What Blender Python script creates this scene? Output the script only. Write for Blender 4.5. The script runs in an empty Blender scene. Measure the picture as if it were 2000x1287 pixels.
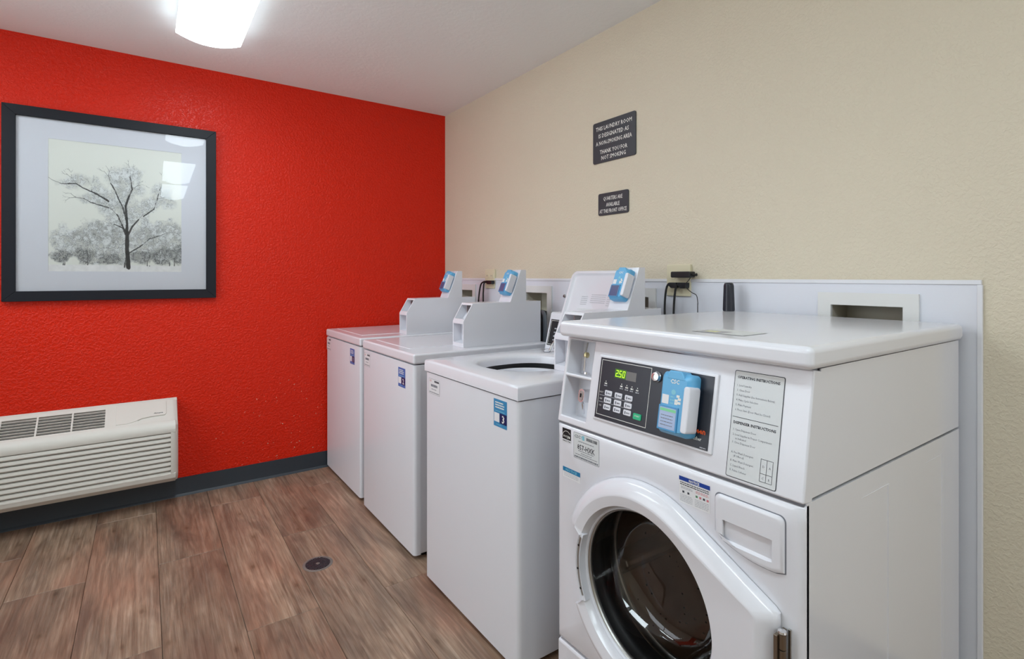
import bpy, bmesh, math, random
import numpy as np
from mathutils import Vector, Matrix
random.seed(7)
scene = bpy.context.scene
COL = scene.collection

# ------------------------------------------------------------------ camera
cam_d = bpy.data.cameras.new('camera'); cam = bpy.data.objects.new('camera', cam_d); COL.objects.link(cam)
cam.location = (3.52, -1.847, 1.24)
yaw = math.radians(34.95)
fwd = Vector((-math.cos(yaw), math.sin(yaw), 0)); rt = Vector((math.sin(yaw), math.cos(yaw), 0))
cam.matrix_world = Matrix((( rt.x, 0, -fwd.x, 3.52), (rt.y, 0, -fwd.y, -1.847), (0, 1, 0, 1.24), (0, 0, 0, 1)))
cam_d.sensor_width = 36; cam_d.sensor_fit = 'HORIZONTAL'
cam_d.lens = 1025 / 2000 * 36
cam_d.shift_y = -(643.5 - 541) / 2000
cam_d.clip_start = 0.02
scene.camera = cam

# ------------------------------------------------------------------ world, exposure
w = bpy.data.worlds.new('world'); scene.world = w; w.use_nodes = True
w.node_tree.nodes['Background'].inputs[0].default_value = (0.6, 0.65, 0.7, 1)
w.node_tree.nodes['Background'].inputs[1].default_value = 0.3
vs = scene.view_settings
vs.view_transform = 'Standard'; vs.look = 'None'; vs.gamma = 1.0; vs.use_curve_mapping = False
vs.exposure = 0.17
LAMP = 11.2            # radiance of the fluorescent diffusers
LAMP_COL = (0.85, 0.98, 1.05)
WINDOW_FILL = 22.0            # watts of fill light added behind an invented, unseen left window
win_fill = bpy.data.lights.new('added_window_fill', 'AREA'); win_fill.shape = 'RECTANGLE'; win_fill.size = 2.2; win_fill.size_y = 1.25; win_fill.energy = WINDOW_FILL; win_fill.color = (0.88, 0.94, 1.0)
win_fill_o = bpy.data.objects.new('added_window_fill', win_fill); COL.objects.link(win_fill_o); win_fill_o.location = (1.5, -3.46, 1.45); win_fill_o.rotation_euler = (math.radians(90), 0, 0)
hall_fill = bpy.data.lights.new('added_hall_fill', 'AREA'); hall_fill.shape = 'RECTANGLE'; hall_fill.size = .86; hall_fill.size_y = 2.0; hall_fill.energy = 10; hall_fill.color = (0.95, 0.97, 1.0)
hall_fill_o = bpy.data.objects.new('added_hall_fill', hall_fill); COL.objects.link(hall_fill_o); hall_fill_o.location = (6.0, -.5, 1.05); hall_fill_o.rotation_euler = (math.radians(90), 0, math.radians(90))  # fill lamp added beyond an invented doorway, out of view

# ------------------------------------------------------------------ materials
def s2l(c):
    c = c / 255.0
    return c / 12.92 if c <= 0.04045 else ((c + 0.055) / 1.055) ** 2.4
def rgb(r, g, b): return (s2l(r), s2l(g), s2l(b), 1)
def newmat(name):
    m = bpy.data.materials.new(name); m.use_nodes = True
    return m, m.node_tree, m.node_tree.nodes['Principled BSDF']
def flat(name, col, rough=0.5, metal=0.0, spec=0.5, coat=0.0, emit=None, es=1.0, noise=0.0, bump=0.0, bscale=200):
    m, t, b = newmat(name)
    b.inputs['Base Color'].default_value = col
    b.inputs['Roughness'].default_value = rough
    b.inputs['Metallic'].default_value = metal
    b.inputs['Specular IOR Level'].default_value = spec
    b.inputs['Coat Weight'].default_value = coat
    b.inputs['Coat Roughness'].default_value = 0.08
    if emit:
        b.inputs['Emission Color'].default_value = emit; b.inputs['Emission Strength'].default_value = es
    if noise or bump:
        tc = t.nodes.new('ShaderNodeTexCoord')
        n = t.nodes.new('ShaderNodeTexNoise'); n.inputs['Scale'].default_value = bscale if bump else 6
        n.inputs['Detail'].default_value = 4
        t.links.new(tc.outputs['Object'], n.inputs['Vector'])
        if noise:
            n2 = t.nodes.new('ShaderNodeTexNoise'); n2.inputs['Scale'].default_value = 5; n2.inputs['Detail'].default_value = 5
            t.links.new(tc.outputs['Object'], n2.inputs['Vector'])
            mx = t.nodes.new('ShaderNodeMix'); mx.data_type = 'RGBA'
            mx.inputs[6].default_value = tuple(c * (1 - noise) for c in col[:3]) + (1,)
            mx.inputs[7].default_value = tuple(min(1, c * (1 + noise * .5)) for c in col[:3]) + (1,)
            t.links.new(n2.outputs['Fac'], mx.inputs[0]); t.links.new(mx.outputs[2], b.inputs['Base Color'])
        if bump:
            bp = t.nodes.new('ShaderNodeBump'); bp.inputs['Strength'].default_value = bump; bp.inputs['Distance'].default_value = 0.001
            t.links.new(n.outputs['Fac'], bp.inputs['Height']); t.links.new(bp.outputs['Normal'], b.inputs['Normal'])
    return m

def wall_paint(name, col, rough, scale=55, dist=0.003, strength=0.8, specks=False, var=0.05, spec=0.5):
    """knock-down textured paint"""
    m, t, b = newmat(name); N = t.nodes.new; L = t.links.new
    tc = N('ShaderNodeTexCoord')
    n1 = N('ShaderNodeTexNoise'); n1.inputs['Scale'].default_value = scale; n1.inputs['Detail'].default_value = 3; n1.inputs['Distortion'].default_value = 0.6
    n2 = N('ShaderNodeTexNoise'); n2.inputs['Scale'].default_value = scale * 3.2; n2.inputs['Detail'].default_value = 2
    L(tc.outputs['Object'], n1.inputs['Vector']); L(tc.outputs['Object'], n2.inputs['Vector'])
    r = N('ShaderNodeValToRGB'); r.color_ramp.elements[0].position = 0.42; r.color_ramp.elements[1].position = 0.60
    L(n1.outputs['Fac'], r.inputs['Fac'])
    ma = N('ShaderNodeMath'); ma.operation = 'MULTIPLY_ADD'; ma.inputs[1].default_value = 0.25
    L(n2.outputs['Fac'], ma.inputs[0]); L(r.outputs['Color'], ma.inputs[2])
    bp = N('ShaderNodeBump'); bp.inputs['Strength'].default_value = strength; bp.inputs['Distance'].default_value = dist
    L(ma.outputs[0], bp.inputs['Height']); L(bp.outputs['Normal'], b.inputs['Normal'])
    n3 = N('ShaderNodeTexNoise'); n3.inputs['Scale'].default_value = 1.7; n3.inputs['Detail'].default_value = 5
    L(tc.outputs['Object'], n3.inputs['Vector'])
    mx = N('ShaderNodeMix'); mx.data_type = 'RGBA'
    mx.inputs[6].default_value = tuple(c * (1 - var) for c in col[:3]) + (1,)
    mx.inputs[7].default_value = tuple(min(1, c * (1 + var)) for c in col[:3]) + (1,)
    L(n3.outputs['Fac'], mx.inputs[0]); out = mx.outputs[2]
    if specks:      # chipped paint specks low on the wall near the washer
        n4 = N('ShaderNodeTexNoise'); n4.inputs['Scale'].default_value = 60; n4.inputs['Detail'].default_value = 2
        L(tc.outputs['Object'], n4.inputs['Vector'])
        rr = N('ShaderNodeValToRGB'); rr.color_ramp.elements[0].position = 0.70; rr.color_ramp.elements[1].position = 0.72
        L(n4.outputs['Fac'], rr.inputs['Fac'])
        vd = N('ShaderNodeVectorMath'); vd.operation = 'DISTANCE'; vd.inputs[1].default_value = (0, -1.15, 0.28)
        L(tc.outputs['Object'], vd.inputs[0])
        mr = N('ShaderNodeMapRange'); mr.inputs[1].default_value = 0.1; mr.inputs[2].default_value = 0.45; mr.inputs[3].default_value = 1; mr.inputs[4].default_value = 0
        L(vd.outputs['Value'], mr.inputs[0])
        mm = N('ShaderNodeMath'); mm.operation = 'MULTIPLY'; L(rr.outputs['Color'], mm.inputs[0]); L(mr.outputs[0], mm.inputs[1])
        m2 = N('ShaderNodeMix'); m2.data_type = 'RGBA'; m2.inputs[7].default_value = (0.75, 0.45, 0.35, 1)
        L(mm.outputs[0], m2.inputs[0]); L(out, m2.inputs[6]); out = m2.outputs[2]
    L(out, b.inputs['Base Color'])
    b.inputs['Roughness'].default_value = rough; b.inputs['Specular IOR Level'].default_value = spec
    return m

def wood_mat():
    m, t, b = newmat('vinyl_oak'); N = t.nodes.new; L = t.links.new
    tc = N('ShaderNodeTexCoord'); oi = N('ShaderNodeObjectInfo')
    mul = N('ShaderNodeVectorMath'); mul.operation = 'SCALE'; mul.inputs['Scale'].default_value = 37.0
    cb = N('ShaderNodeCombineXYZ'); L(oi.outputs['Random'], cb.inputs[0]); L(oi.outputs['Random'], cb.inputs[1]); L(oi.outputs['Random'], cb.inputs[2])
    L(cb.outputs[0], mul.inputs[0])
    add = N('ShaderNodeVectorMath'); L(tc.outputs['Object'], add.inputs[0]); L(mul.outputs[0], add.inputs[1])
    def noise(sx, sy, scale, detail, dist=0.0, rough=.5):
        mp = N('ShaderNodeMapping'); mp.inputs['Scale'].default_value = (sx, sy, 1)
        L(add.outputs[0], mp.inputs['Vector'])
        n = N('ShaderNodeTexNoise'); n.inputs['Scale'].default_value = scale; n.inputs['Detail'].default_value = detail
        n.inputs['Distortion'].default_value = dist; n.inputs['Roughness'].default_value = rough
        L(mp.outputs[0], n.inputs['Vector']); return n.outputs['Fac']
    grain = noise(1.1, 30, 3.0, 7, 0.7, .58)      # long streaks
    fine = noise(3.5, 150, 4, 4, 0.3, .6)
    blot = noise(1.6, 5.0, 1.6, 3, 0.8)
    red = noise(1.2, 4.0, 1.3, 2, 0.4)
    # cathedral figure
    mp = N('ShaderNodeMapping'); mp.inputs['Scale'].default_value = (0.9, 6.5, 1); L(add.outputs[0], mp.inputs['Vector'])
    nd = N('ShaderNodeTexNoise'); nd.inputs['Scale'].default_value = 1.3; nd.inputs['Detail'].default_value = 3; L(mp.outputs[0], nd.inputs['Vector'])
    sc = N('ShaderNodeMath'); sc.operation = 'MULTIPLY'; sc.inputs[1].default_value = 60; L(nd.outputs['Fac'], sc.inputs[0])
    sn = N('ShaderNodeMath'); sn.operation = 'SINE'; L(sc.outputs[0], sn.inputs[0])
    def ramp(src, stops):
        r = N('ShaderNodeValToRGB'); e = r.color_ramp.elements
        e[0].position, e[0].color = stops[0]; e[1].position, e[1].color = stops[-1]
        for p, c in stops[1:-1]:
            x = e.new(p); x.color = c
        L(src, r.inputs['Fac']); return r.outputs['Color']
    base = ramp(grain, [(0.28, rgb(132, 106, 86)), (0.44, rgb(156, 129, 107)), (0.58, rgb(170, 145, 123)), (0.74, rgb(186, 163, 143))])
    def mix(fac, a, c, mode='MIX', f=None):
        x = N('ShaderNodeMix'); x.data_type = 'RGBA'; x.blend_type = mode
        if f is not None: x.inputs[0].default_value = f
        else: L(fac, x.inputs[0])
        for s, v in ((6, a), (7, c)):
            if isinstance(v, tuple): x.inputs[s].default_value = v
            else: L(v, x.inputs[s])
        return x.outputs[2]
    rf = ramp(red, [(0.45, (0, 0, 0, 1)), (0.72, (0.6, 0.6, 0.6, 1))])
    col = mix(rf, base, rgb(158, 110, 88))
    bl = ramp(blot, [(0.30, (0.60, 0.60, 0.62, 1)), (0.5, (0.92, 0.92, 0.92, 1)), (0.75, (1.22, 1.2, 1.2, 1))])
    col = mix(None, col, bl, 'MULTIPLY', 1.0)
    fi = ramp(fine, [(0.32, (0.72, 0.70, 0.68, 1)), (0.55, (1.05, 1.05, 1.05, 1))])
    col = mix(None, col, fi, 'MULTIPLY', 0.75)
    mr = N('ShaderNodeMapRange'); mr.inputs[1].default_value = -1; mr.inputs[2].default_value = 1; mr.inputs[3].default_value = 0.84; mr.inputs[4].default_value = 1.06
    L(sn.outputs[0], mr.inputs[0])
    cc = N('ShaderNodeCombineColor'); [L(mr.outputs[0], cc.inputs[i]) for i in range(3)]
    col = mix(None, col, cc.outputs[0], 'MULTIPLY', 1.0)
    # scattered knots
    mpk = N('ShaderNodeMapping'); mpk.inputs['Scale'].default_value = (1.5, 3.4, 1); L(add.outputs[0], mpk.inputs['Vector'])
    vk = N('ShaderNodeTexVoronoi'); vk.voronoi_dimensions = '2D'; vk.inputs['Scale'].default_value = 1.5; L(mpk.outputs[0], vk.inputs['Vector'])
    kn = ramp(vk.outputs['Distance'], [(0.015, (0.60, 0.55, 0.50, 1)), (0.05, (0.86, 0.83, 0.8, 1)), (0.13, (1, 1, 1, 1))])
    col = mix(None, col, kn, 'MULTIPLY', 1.0)
    hs = N('ShaderNodeHueSaturation')
    mr2 = N('ShaderNodeMapRange'); mr2.inputs[3].default_value = 0.72; mr2.inputs[4].default_value = 0.98; L(oi.outputs['Random'], mr2.inputs[0])
    L(mr2.outputs[0], hs.inputs['Value']); hs.inputs['Saturation'].default_value = 1.0
    L(col, hs.inputs['Color']); L(hs.outputs[0], b.inputs['Base Color'])
    b.inputs['Roughness'].default_value = 0.42
    bp = N('ShaderNodeBump'); bp.inputs['Strength'].default_value = 0.35; bp.inputs['Distance'].default_value = 0.0008
    L(fine, bp.inputs['Height']); L(bp.outputs['Normal'], b.inputs['Normal'])
    return m

def thin_glass(name, tint=(1, 1, 1, 1), rough=0.0, ior=1.5, extra=0.0):
    m = bpy.data.materials.new(name); m.use_nodes = True; t = m.node_tree
    t.nodes.clear(); N = t.nodes.new
    o = N('ShaderNodeOutputMaterial'); mx = N('ShaderNodeMixShader'); tr = N('ShaderNodeBsdfTransparent'); gl = N('ShaderNodeBsdfGlossy'); fr = N('ShaderNodeFresnel')
    tr.inputs[0].default_value = tint; gl.inputs['Roughness'].default_value = rough; fr.inputs[0].default_value = ior
    ad = N('ShaderNodeMath'); ad.operation = 'ADD'; ad.inputs[1].default_value = extra; ad.use_clamp = True
    t.links.new(fr.outputs[0], ad.inputs[0])
    t.links.new(ad.outputs[0], mx.inputs[0]); t.links.new(tr.outputs[0], mx.inputs[1]); t.links.new(gl.outputs[0], mx.inputs[2]); t.links.new(mx.outputs[0], o.inputs[0])
    return m

def drum_mat():
    m, t, b = newmat('perforated_steel'); N = t.nodes.new; L = t.links.new
    b.inputs['Metallic'].default_value = 0.9; b.inputs['Roughness'].default_value = 0.28
    tc = N('ShaderNodeTexCoord'); v = N('ShaderNodeTexVoronoi'); v.inputs['Scale'].default_value = 38
    L(tc.outputs['Object'], v.inputs['Vector'])
    r = N('ShaderNodeValToRGB'); r.color_ramp.elements[0].position = 0.10; r.color_ramp.elements[1].position = 0.16
    r.color_ramp.elements[0].color = (0.01, 0.01, 0.01, 1); r.color_ramp.elements[1].color = (0.60, 0.47, 0.38, 1)
    L(v.outputs['Distance'], r.inputs['Fac']); L(r.outputs[0], b.inputs['Base Color'])
    return m

M = {}
M['red'] = wall_paint('red_wall_paint', rgb(213, 34, 3), 0.36, scale=80, dist=0.003, strength=0.6, specks=True, var=0.06, spec=0.28)
M['beige'] = wall_paint('beige_wall_paint', rgb(218, 208, 186), 0.5, scale=95, dist=0.0021, strength=0.45, var=0.03)
M['pale'] = wall_paint('pale_wall_paint', rgb(232, 226, 212), 0.6, scale=62, dist=0.002, strength=0.5, var=0.03)  # for the unseen walls, paler than the beige to bounce more fill
M['ceil'] = wall_paint('ceiling_paint', rgb(240, 244, 242), 0.85, scale=40, dist=0.001, strength=0.3, var=0.02)
M['wood'] = wood_mat()
M['sub'] = flat('subfloor_dark', rgb(38, 27, 22), 0.9, noise=.2)
M['cove'] = flat('slate_rubber', rgb(46, 54, 62), 0.45, noise=.08)
M['enamel'] = flat('white_enamel', rgb(224, 224, 230), 0.22, spec=0.5, coat=0.3, noise=.01)
M['enamel2'] = flat('white_textured_enamel', rgb(222, 223, 229), 0.32, bump=.12, bscale=500)
M['plastic'] = flat('white_plastic', rgb(223, 224, 231), 0.35, noise=.01)
M['panel'] = flat('white_wallboard', rgb(222, 224, 232), 0.4, bump=.15, bscale=120)
M['trimw'] = flat('white_trim', rgb(226, 227, 232), 0.35, noise=.01)
M['boxw'] = flat('offwhite_plastic', rgb(224, 224, 222), 0.45, noise=.02)
M['boxin'] = flat('beige_recess', rgb(196, 190, 174), 0.6, noise=.08)
M['almond'] = flat('almond_plastic', rgb(222, 214, 184), 0.4, noise=.02)
M['acw'] = flat('aged_white_plastic', rgb(214, 211, 203), 0.42, noise=.03)
M['acdark'] = flat('dark_vent_interior', rgb(40, 43, 42), 0.8, noise=.2)
M['black'] = flat('black_plastic', rgb(22, 23, 27), 0.38, noise=.1)
M['navyblk'] = flat('charcoal_plastic', rgb(30, 35, 46), 0.3, noise=.1)
M['rubber'] = flat('black_rubber', rgb(18, 18, 20), 0.55, noise=.1)
M['frameblk'] = flat('slate_black_frame', rgb(18, 21, 30), 0.5, spec=.3, noise=.1)
M['mat'] = flat('white_mat_board', rgb(226, 228, 236), 0.8, noise=.01)
M['sign'] = flat('charcoal_sign', rgb(54, 58, 64), 0.4, noise=.06)
M['ink'] = flat('dark_ink', rgb(48, 50, 60), 0.6, noise=.02)
M['greyink'] = flat('grey_ink', rgb(120, 123, 132), 0.6, noise=.02)
M['paleink'] = flat('pale_print', rgb(176, 178, 184), 0.6, noise=.02)
M['whiteink'] = flat('white_ink', rgb(232, 232, 226), 0.6, noise=.01)
M['label'] = flat('pale_label', rgb(212, 215, 216), 0.4, noise=.02)
M['labelw'] = flat('white_label', rgb(226, 226, 228), 0.4, noise=.01)
M['labelg'] = flat('silver_label', rgb(170, 172, 184), 0.3, metal=.3, noise=.04)
M['yellow'] = flat('pale_yellow_label', rgb(226, 224, 178), 0.5, noise=.02)
M['sblue'] = flat('sticker_blue', rgb(52, 134, 182), 0.4, noise=.03)
M['sviolet'] = flat('sticker_violet_blue', rgb(62, 104, 176), 0.4, noise=.03)
M['navy'] = flat('sticker_navy', rgb(14, 26, 84), 0.4, noise=.03)
M['nblue'] = flat('notice_blue', rgb(22, 62, 148), 0.4, noise=.03)
M['nteal'] = flat('notice_teal', rgb(22, 116, 164), 0.4, noise=.03)
M['pink'] = flat('pink_print', rgb(206, 120, 130), 0.5, noise=.03)
M['green'] = flat('green_print', rgb(74, 130, 90), 0.5, noise=.03)
M['reader'] = flat('sky_blue_plastic', rgb(98, 172, 216), 0.38, noise=.03)
M['readerd'] = flat('blue_plastic_edge', rgb(72, 146, 194), 0.4, noise=.03)
M['lcd'] = flat('lcd_screen', rgb(140, 156, 184), 0.15, noise=.06, emit=rgb(128, 146, 180), es=.25)
M['lcddark'] = flat('purple_lcd_screen', rgb(86, 92, 130), 0.15, noise=.1)
M['lcdgreen'] = flat('lcd_green_bar', rgb(96, 170, 120), 0.2, emit=rgb(96, 170, 120), es=.3)
M['led'] = flat('led_digits', rgb(170, 230, 40), 0.4, emit=rgb(190, 255, 40), es=1.1)
M['ledbg'] = flat('led_window', rgb(46, 84, 10), 0.3, emit=rgb(60, 120, 10), es=.35)
M['ledoff'] = flat('unlit_display', rgb(110, 108, 106), 0.3, noise=.1)
M['startg'] = flat('green_button', rgb(24, 178, 126), 0.35, noise=.03)
M['orange'] = flat('orange_ink', rgb(232, 92, 36), 0.5, noise=.03)
M['cyan'] = flat('cyan_ink', rgb(130, 196, 214), 0.5, noise=.03)
M['chrome'] = flat('chrome', (0.78, 0.78, 0.79, 1), 0.24, metal=1.0, noise=.03)
M['steel'] = flat('brushed_steel', (0.45, 0.44, 0.42, 1), 0.35, metal=1.0, noise=.2)
M['hinge'] = flat('tarnished_hinge', (0.27, 0.22, 0.17, 1), 0.38, metal=1.0, noise=.35)
M['brass'] = flat('brass', (0.62, 0.55, 0.32, 1), 0.3, metal=1.0, noise=.1)
M['galv'] = flat('grey_hose', rgb(112, 120, 128), 0.45, noise=.15)
M['drum'] = drum_mat()
M['glass'] = thin_glass('picture_glass', ior=1.28)
M['dglass'] = thin_glass('door_glass', tint=(0.92, 0.92, 0.92, 1), ior=1.6, extra=0.02)
M['drain'] = flat('drain_rim', (0.22, 0.20, 0.18, 1), 0.5, metal=.4, noise=.3)
M['draindark'] = flat('drain_grate', (0.10, 0.11, 0.13, 1), 0.35, metal=.7, noise=.3)
M['void'] = flat('dark_hole', rgb(10, 10, 12), 0.9, noise=.1)
m, t, b = newmat('lit_diffuser'); b.inputs['Base Color'].default_value = (0.8, 0.8, 0.8, 1); b.inputs['Roughness'].default_value = .4
b.inputs['Emission Color'].default_value = LAMP_COL + (1,); b.inputs['Emission Strength'].default_value = LAMP
M['lamp'] = m
m, t, b = newmat('tree_print'); at = t.nodes.new('ShaderNodeAttribute'); at.attribute_name = 'print'
t.links.new(at.outputs['Color'], b.inputs['Base Color']); b.inputs['Roughness'].default_value = .7
M['print'] = m

# ------------------------------------------------------------------ object helpers
def tag(o, label=None, cat=None, group=None, kind=None):
    if label: o['label'] = label
    if cat: o['category'] = cat
    if group: o['group'] = group
    if kind: o['kind'] = kind
    return o
def thing(name, label, cat, loc=(0, 0, 0), rz=0, group=None, kind=None):
    o = bpy.data.objects.new(name, None); COL.objects.link(o)
    o.location = loc; o.rotation_euler = (0, 0, rz); o.empty_display_size = .05
    return tag(o, label, cat, group, kind)
def frame(o, x, y):
    """matrix with origin o, x axis, y axis, z = x cross y"""
    x = Vector(x).normalized(); y = Vector(y).normalized(); z = x.cross(y)
    return Matrix(((x.x, y.x, z.x, o[0]), (x.y, y.y, z.y, o[1]), (x.z, y.z, z.z, o[2]), (0, 0, 0, 1)))

_tc = {}
def text_geo(s, bold=0.0):
    key = (s, bold)
    if key not in _tc:
        c = bpy.data.curves.new('t', 'FONT'); c.body = s; c.size = 1; c.resolution_u = 1; c.offset = bold
        o = bpy.data.objects.new('t', c); COL.objects.link(o)
        dg = bpy.context.evaluated_depsgraph_get(); dg.update()
        me = bpy.data.meshes.new_from_object(o.evaluated_get(dg))
        vs_ = [(v.co.x, v.co.y) for v in me.vertices]; fs = [tuple(p.vertices) for p in me.polygons]
        bpy.data.objects.remove(o); bpy.data.curves.remove(c); bpy.data.meshes.remove(me)
        if vs_:
            x0 = min(v[0] for v in vs_); x1 = max(v[0] for v in vs_)
            vs_ = [(v[0] - x0, v[1]) for v in vs_]
            _tc[key] = (vs_, fs, x1 - x0)
        else: _tc[key] = ([], [], 0)
    return _tc[key]

class MB:
    def __init__(s, M_=None):
        s.v = []; s.f = []; s.mi = []; s.mats = []; s.M = M_ or Matrix.Identity(4)
    def slot(s, m):
        m = M[m] if isinstance(m, str) else m
        if m not in s.mats: s.mats.append(m)
        return s.mats.index(m)
    def add(s, vs_, fs, m):
        k = s.slot(m); n = len(s.v)
        s.v += [tuple(s.M @ Vector(v)) for v in vs_]
        s.f += [tuple(i + n for i in f) for f in fs]; s.mi += [k] * len(fs)
        return s
    def box(s, x0, x1, y0, y1, z0, z1, m):
        v = [(x, y, z) for z in (z0, z1) for y in (y0, y1) for x in (x0, x1)]
        return s.add(v, [(0, 2, 3, 1), (4, 5, 7, 6), (0, 1, 5, 4), (2, 6, 7, 3), (0, 4, 6, 2), (1, 3, 7, 5)], m)
    def prism(s, pts, a0, a1, axis, m):
        """polygon pts in the two other axes, extruded along axis"""
        def P(p, a):
            if axis == 'x': return (a, p[0], p[1])
            if axis == 'y': return (p[0], a, p[1])
            return (p[0], p[1], a)
        n = len(pts); v = [P(p, a0) for p in pts] + [P(p, a1) for p in pts]
        f = [tuple(range(n))[::-1], tuple(range(n, 2 * n))] + [(i, (i + 1) % n, (i + 1) % n + n, i + n) for i in range(n)]
        return s.add(v, f, m)
    def loft(s, loops, m, cap0=False, cap1=False):
        n = len(loops[0]); v = [p for l in loops for p in l]; f = []
        for k in range(len(loops) - 1):
            for i in range(n):
                j = (i + 1) % n
                f.append((k * n + i, k * n + j, (k + 1) * n + j, (k + 1) * n + i))
        if cap0: f.append(tuple(range(n))[::-1])
        if cap1: f.append(tuple(range((len(loops) - 1) * n, len(loops) * n)))
        return s.add(v, f, m)
    def lathe(s, prof, c, axis, m, n=32, cap0=False, cap1=False):
        """prof = [(radius, height along axis)]"""
        L = []
        for r, h in prof:
            l = []
            for i in range(n):
                a = 2 * math.pi * i / n; p, q = r * math.cos(a), r * math.sin(a)
                if axis == 'z': l.append((c[0] + p, c[1] + q, c[2] + h))
                elif axis == 'y': l.append((c[0] + p, c[1] + h, c[2] + q))
                else: l.append((c[0] + h, c[1] + p, c[2] + q))
            L.append(l)
        return s.loft(L, m, cap0, cap1)
    def tube(s, pts, r, m, n=8):
        pts = [Vector(p) for p in pts]; L = []
        up = Vector((0.13, 0.31, 0.94)).normalized()
        for i, p in enumerate(pts):
            d = (pts[min(i + 1, len(pts) - 1)] - pts[max(i - 1, 0)]).normalized()
            a = d.cross(up)
            if a.length < 1e-3: a = d.cross(Vector((1, 0, 0)))
            a.normalize(); b_ = d.cross(a)
            rr = r[i] if isinstance(r, (list, tuple)) else r
            L.append([tuple(p + a * rr * math.cos(2 * math.pi * k / n) + b_ * rr * math.sin(2 * math.pi * k / n)) for k in range(n)])
        return s.loft(L, m, True, True)
    # flat print, in the local x/y plane of s.M, at height h
    def rect(s, x0, y0, x1, y1, m, h=0.0003):
        return s.add([(x0, y0, h), (x1, y0, h), (x1, y1, h), (x0, y1, h)], [(0, 1, 2, 3)], m)
    def line_frame(s, x0, y0, x1, y1, w_, m, h=0.0005):
        s.rect(x0, y0, x1, y0 + w_, m, h); s.rect(x0, y1 - w_, x1, y1, m, h)
        s.rect(x0, y0 + w_, x0 + w_, y1 - w_, m, h); s.rect(x1 - w_, y0 + w_, x1, y1 - w_, m, h); return s
    def rrect(s, x0, y0, x1, y1, r, m, h=0.0003, n=5):
        return s.add([(p[0], p[1], h) for p in rr_pts(x0, y0, x1, y1, r, n)], [tuple(range(4 * (n + 1)))], m)
    def text(s, t_, x, y, size, m, h=0.0006, align='l', width=None, bold=0.0, italic=0.0):
        vs_, fs, wd = text_geo(t_, bold)
        if not vs_: return s
        sx = size if width is None else width / wd
        x0 = x - (wd * sx * {'l': 0, 'c': .5, 'r': 1}[align])
        return s.add([(x0 + a * sx + italic * b_ * size, y + b_ * size, h) for a, b_ in vs_], fs, m)
    def bars(s, x0, y, x1, h_, m, h=0.0006):
        """an illegible line of small print"""
        x = x0
        while x < x1 - 0.001:
            L = min(random.uniform(.0025, .008), x1 - x); s.rect(x, y, x + L, y + h_, m, h); x += L + 0.0012
        return s
    def build(s, name, parent=None, bevel=0.0, seg=3, label=None, angle=35, kind=None, weld=False, inst=None):
        me = bpy.data.meshes.new(name); me.from_pydata(s.v, [], s.f)
        for m_ in s.mats: me.materials.append(m_)
        me.polygons.foreach_set('material_index', s.mi)
        if len(s.f) < 60000:
            bm = bmesh.new(); bm.from_mesh(me)
            if weld: bmesh.ops.remove_doubles(bm, verts=bm.verts, dist=1e-5)
            if bevel or weld: bmesh.ops.recalc_face_normals(bm, faces=bm.faces)
            bm.to_mesh(me); bm.free()
        me.polygons.foreach_set('use_smooth', [True] * len(me.polygons))
        me.set_sharp_from_angle(angle=math.radians(angle))
        o = bpy.data.objects.new(name, me); COL.objects.link(o)
        if bevel:
            b_ = o.modifiers.new('bevel', 'BEVEL'); b_.width = bevel; b_.segments = seg; b_.limit_method = 'ANGLE'; b_.angle_limit = math.radians(40)
            b_.harden_normals = True; b_.use_clamp_overlap = True
        if parent is not None: o.parent = parent
        if label: o['label'] = label
        if kind: o['kind'] = kind
        return o
def rr_pts(x0, y0, x1, y1, r, n=5):
    P = []
    for cx, cy, a0 in ((x1 - r, y1 - r, 0), (x0 + r, y1 - r, 90), (x0 + r, y0 + r, 180), (x1 - r, y0 + r, 270)):
        for k in range(n + 1):
            a = math.radians(a0 + 90 * k / n); P.append((cx + r * math.cos(a), cy + r * math.sin(a)))
    return P
def gridplate(mb, us, vs_, holes, P, m, depth=0.0, bottom=None):
    """grid plate; P(u, v, d) -> point; holes = set of (i, j) cells; sunk walls of given depth and, if bottom, a floor"""
    for i in range(len(us) - 1):
        for j in range(len(vs_) - 1):
            a, b_, c, d = us[i], us[i + 1], vs_[j], vs_[j + 1]
            if (i, j) in holes:
                if depth:
                    for (p, q), (r_, s_) in (((a, c), (b_, c)), ((b_, c), (b_, d)), ((b_, d), (a, d)), ((a, d), (a, c))):
                        mb.add([P(p, q, 0), P(r_, s_, 0), P(r_, s_, depth), P(p, q, depth)], [(0, 1, 2, 3)], m)
                    if bottom: mb.add([P(a, c, depth), P(b_, c, depth), P(b_, d, depth), P(a, d, depth)], [(0, 1, 2, 3)], bottom)
            else:
                mb.add([P(a, c, 0), P(b_, c, 0), P(b_, d, 0), P(a, d, 0)], [(0, 1, 2, 3)], m)

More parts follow.
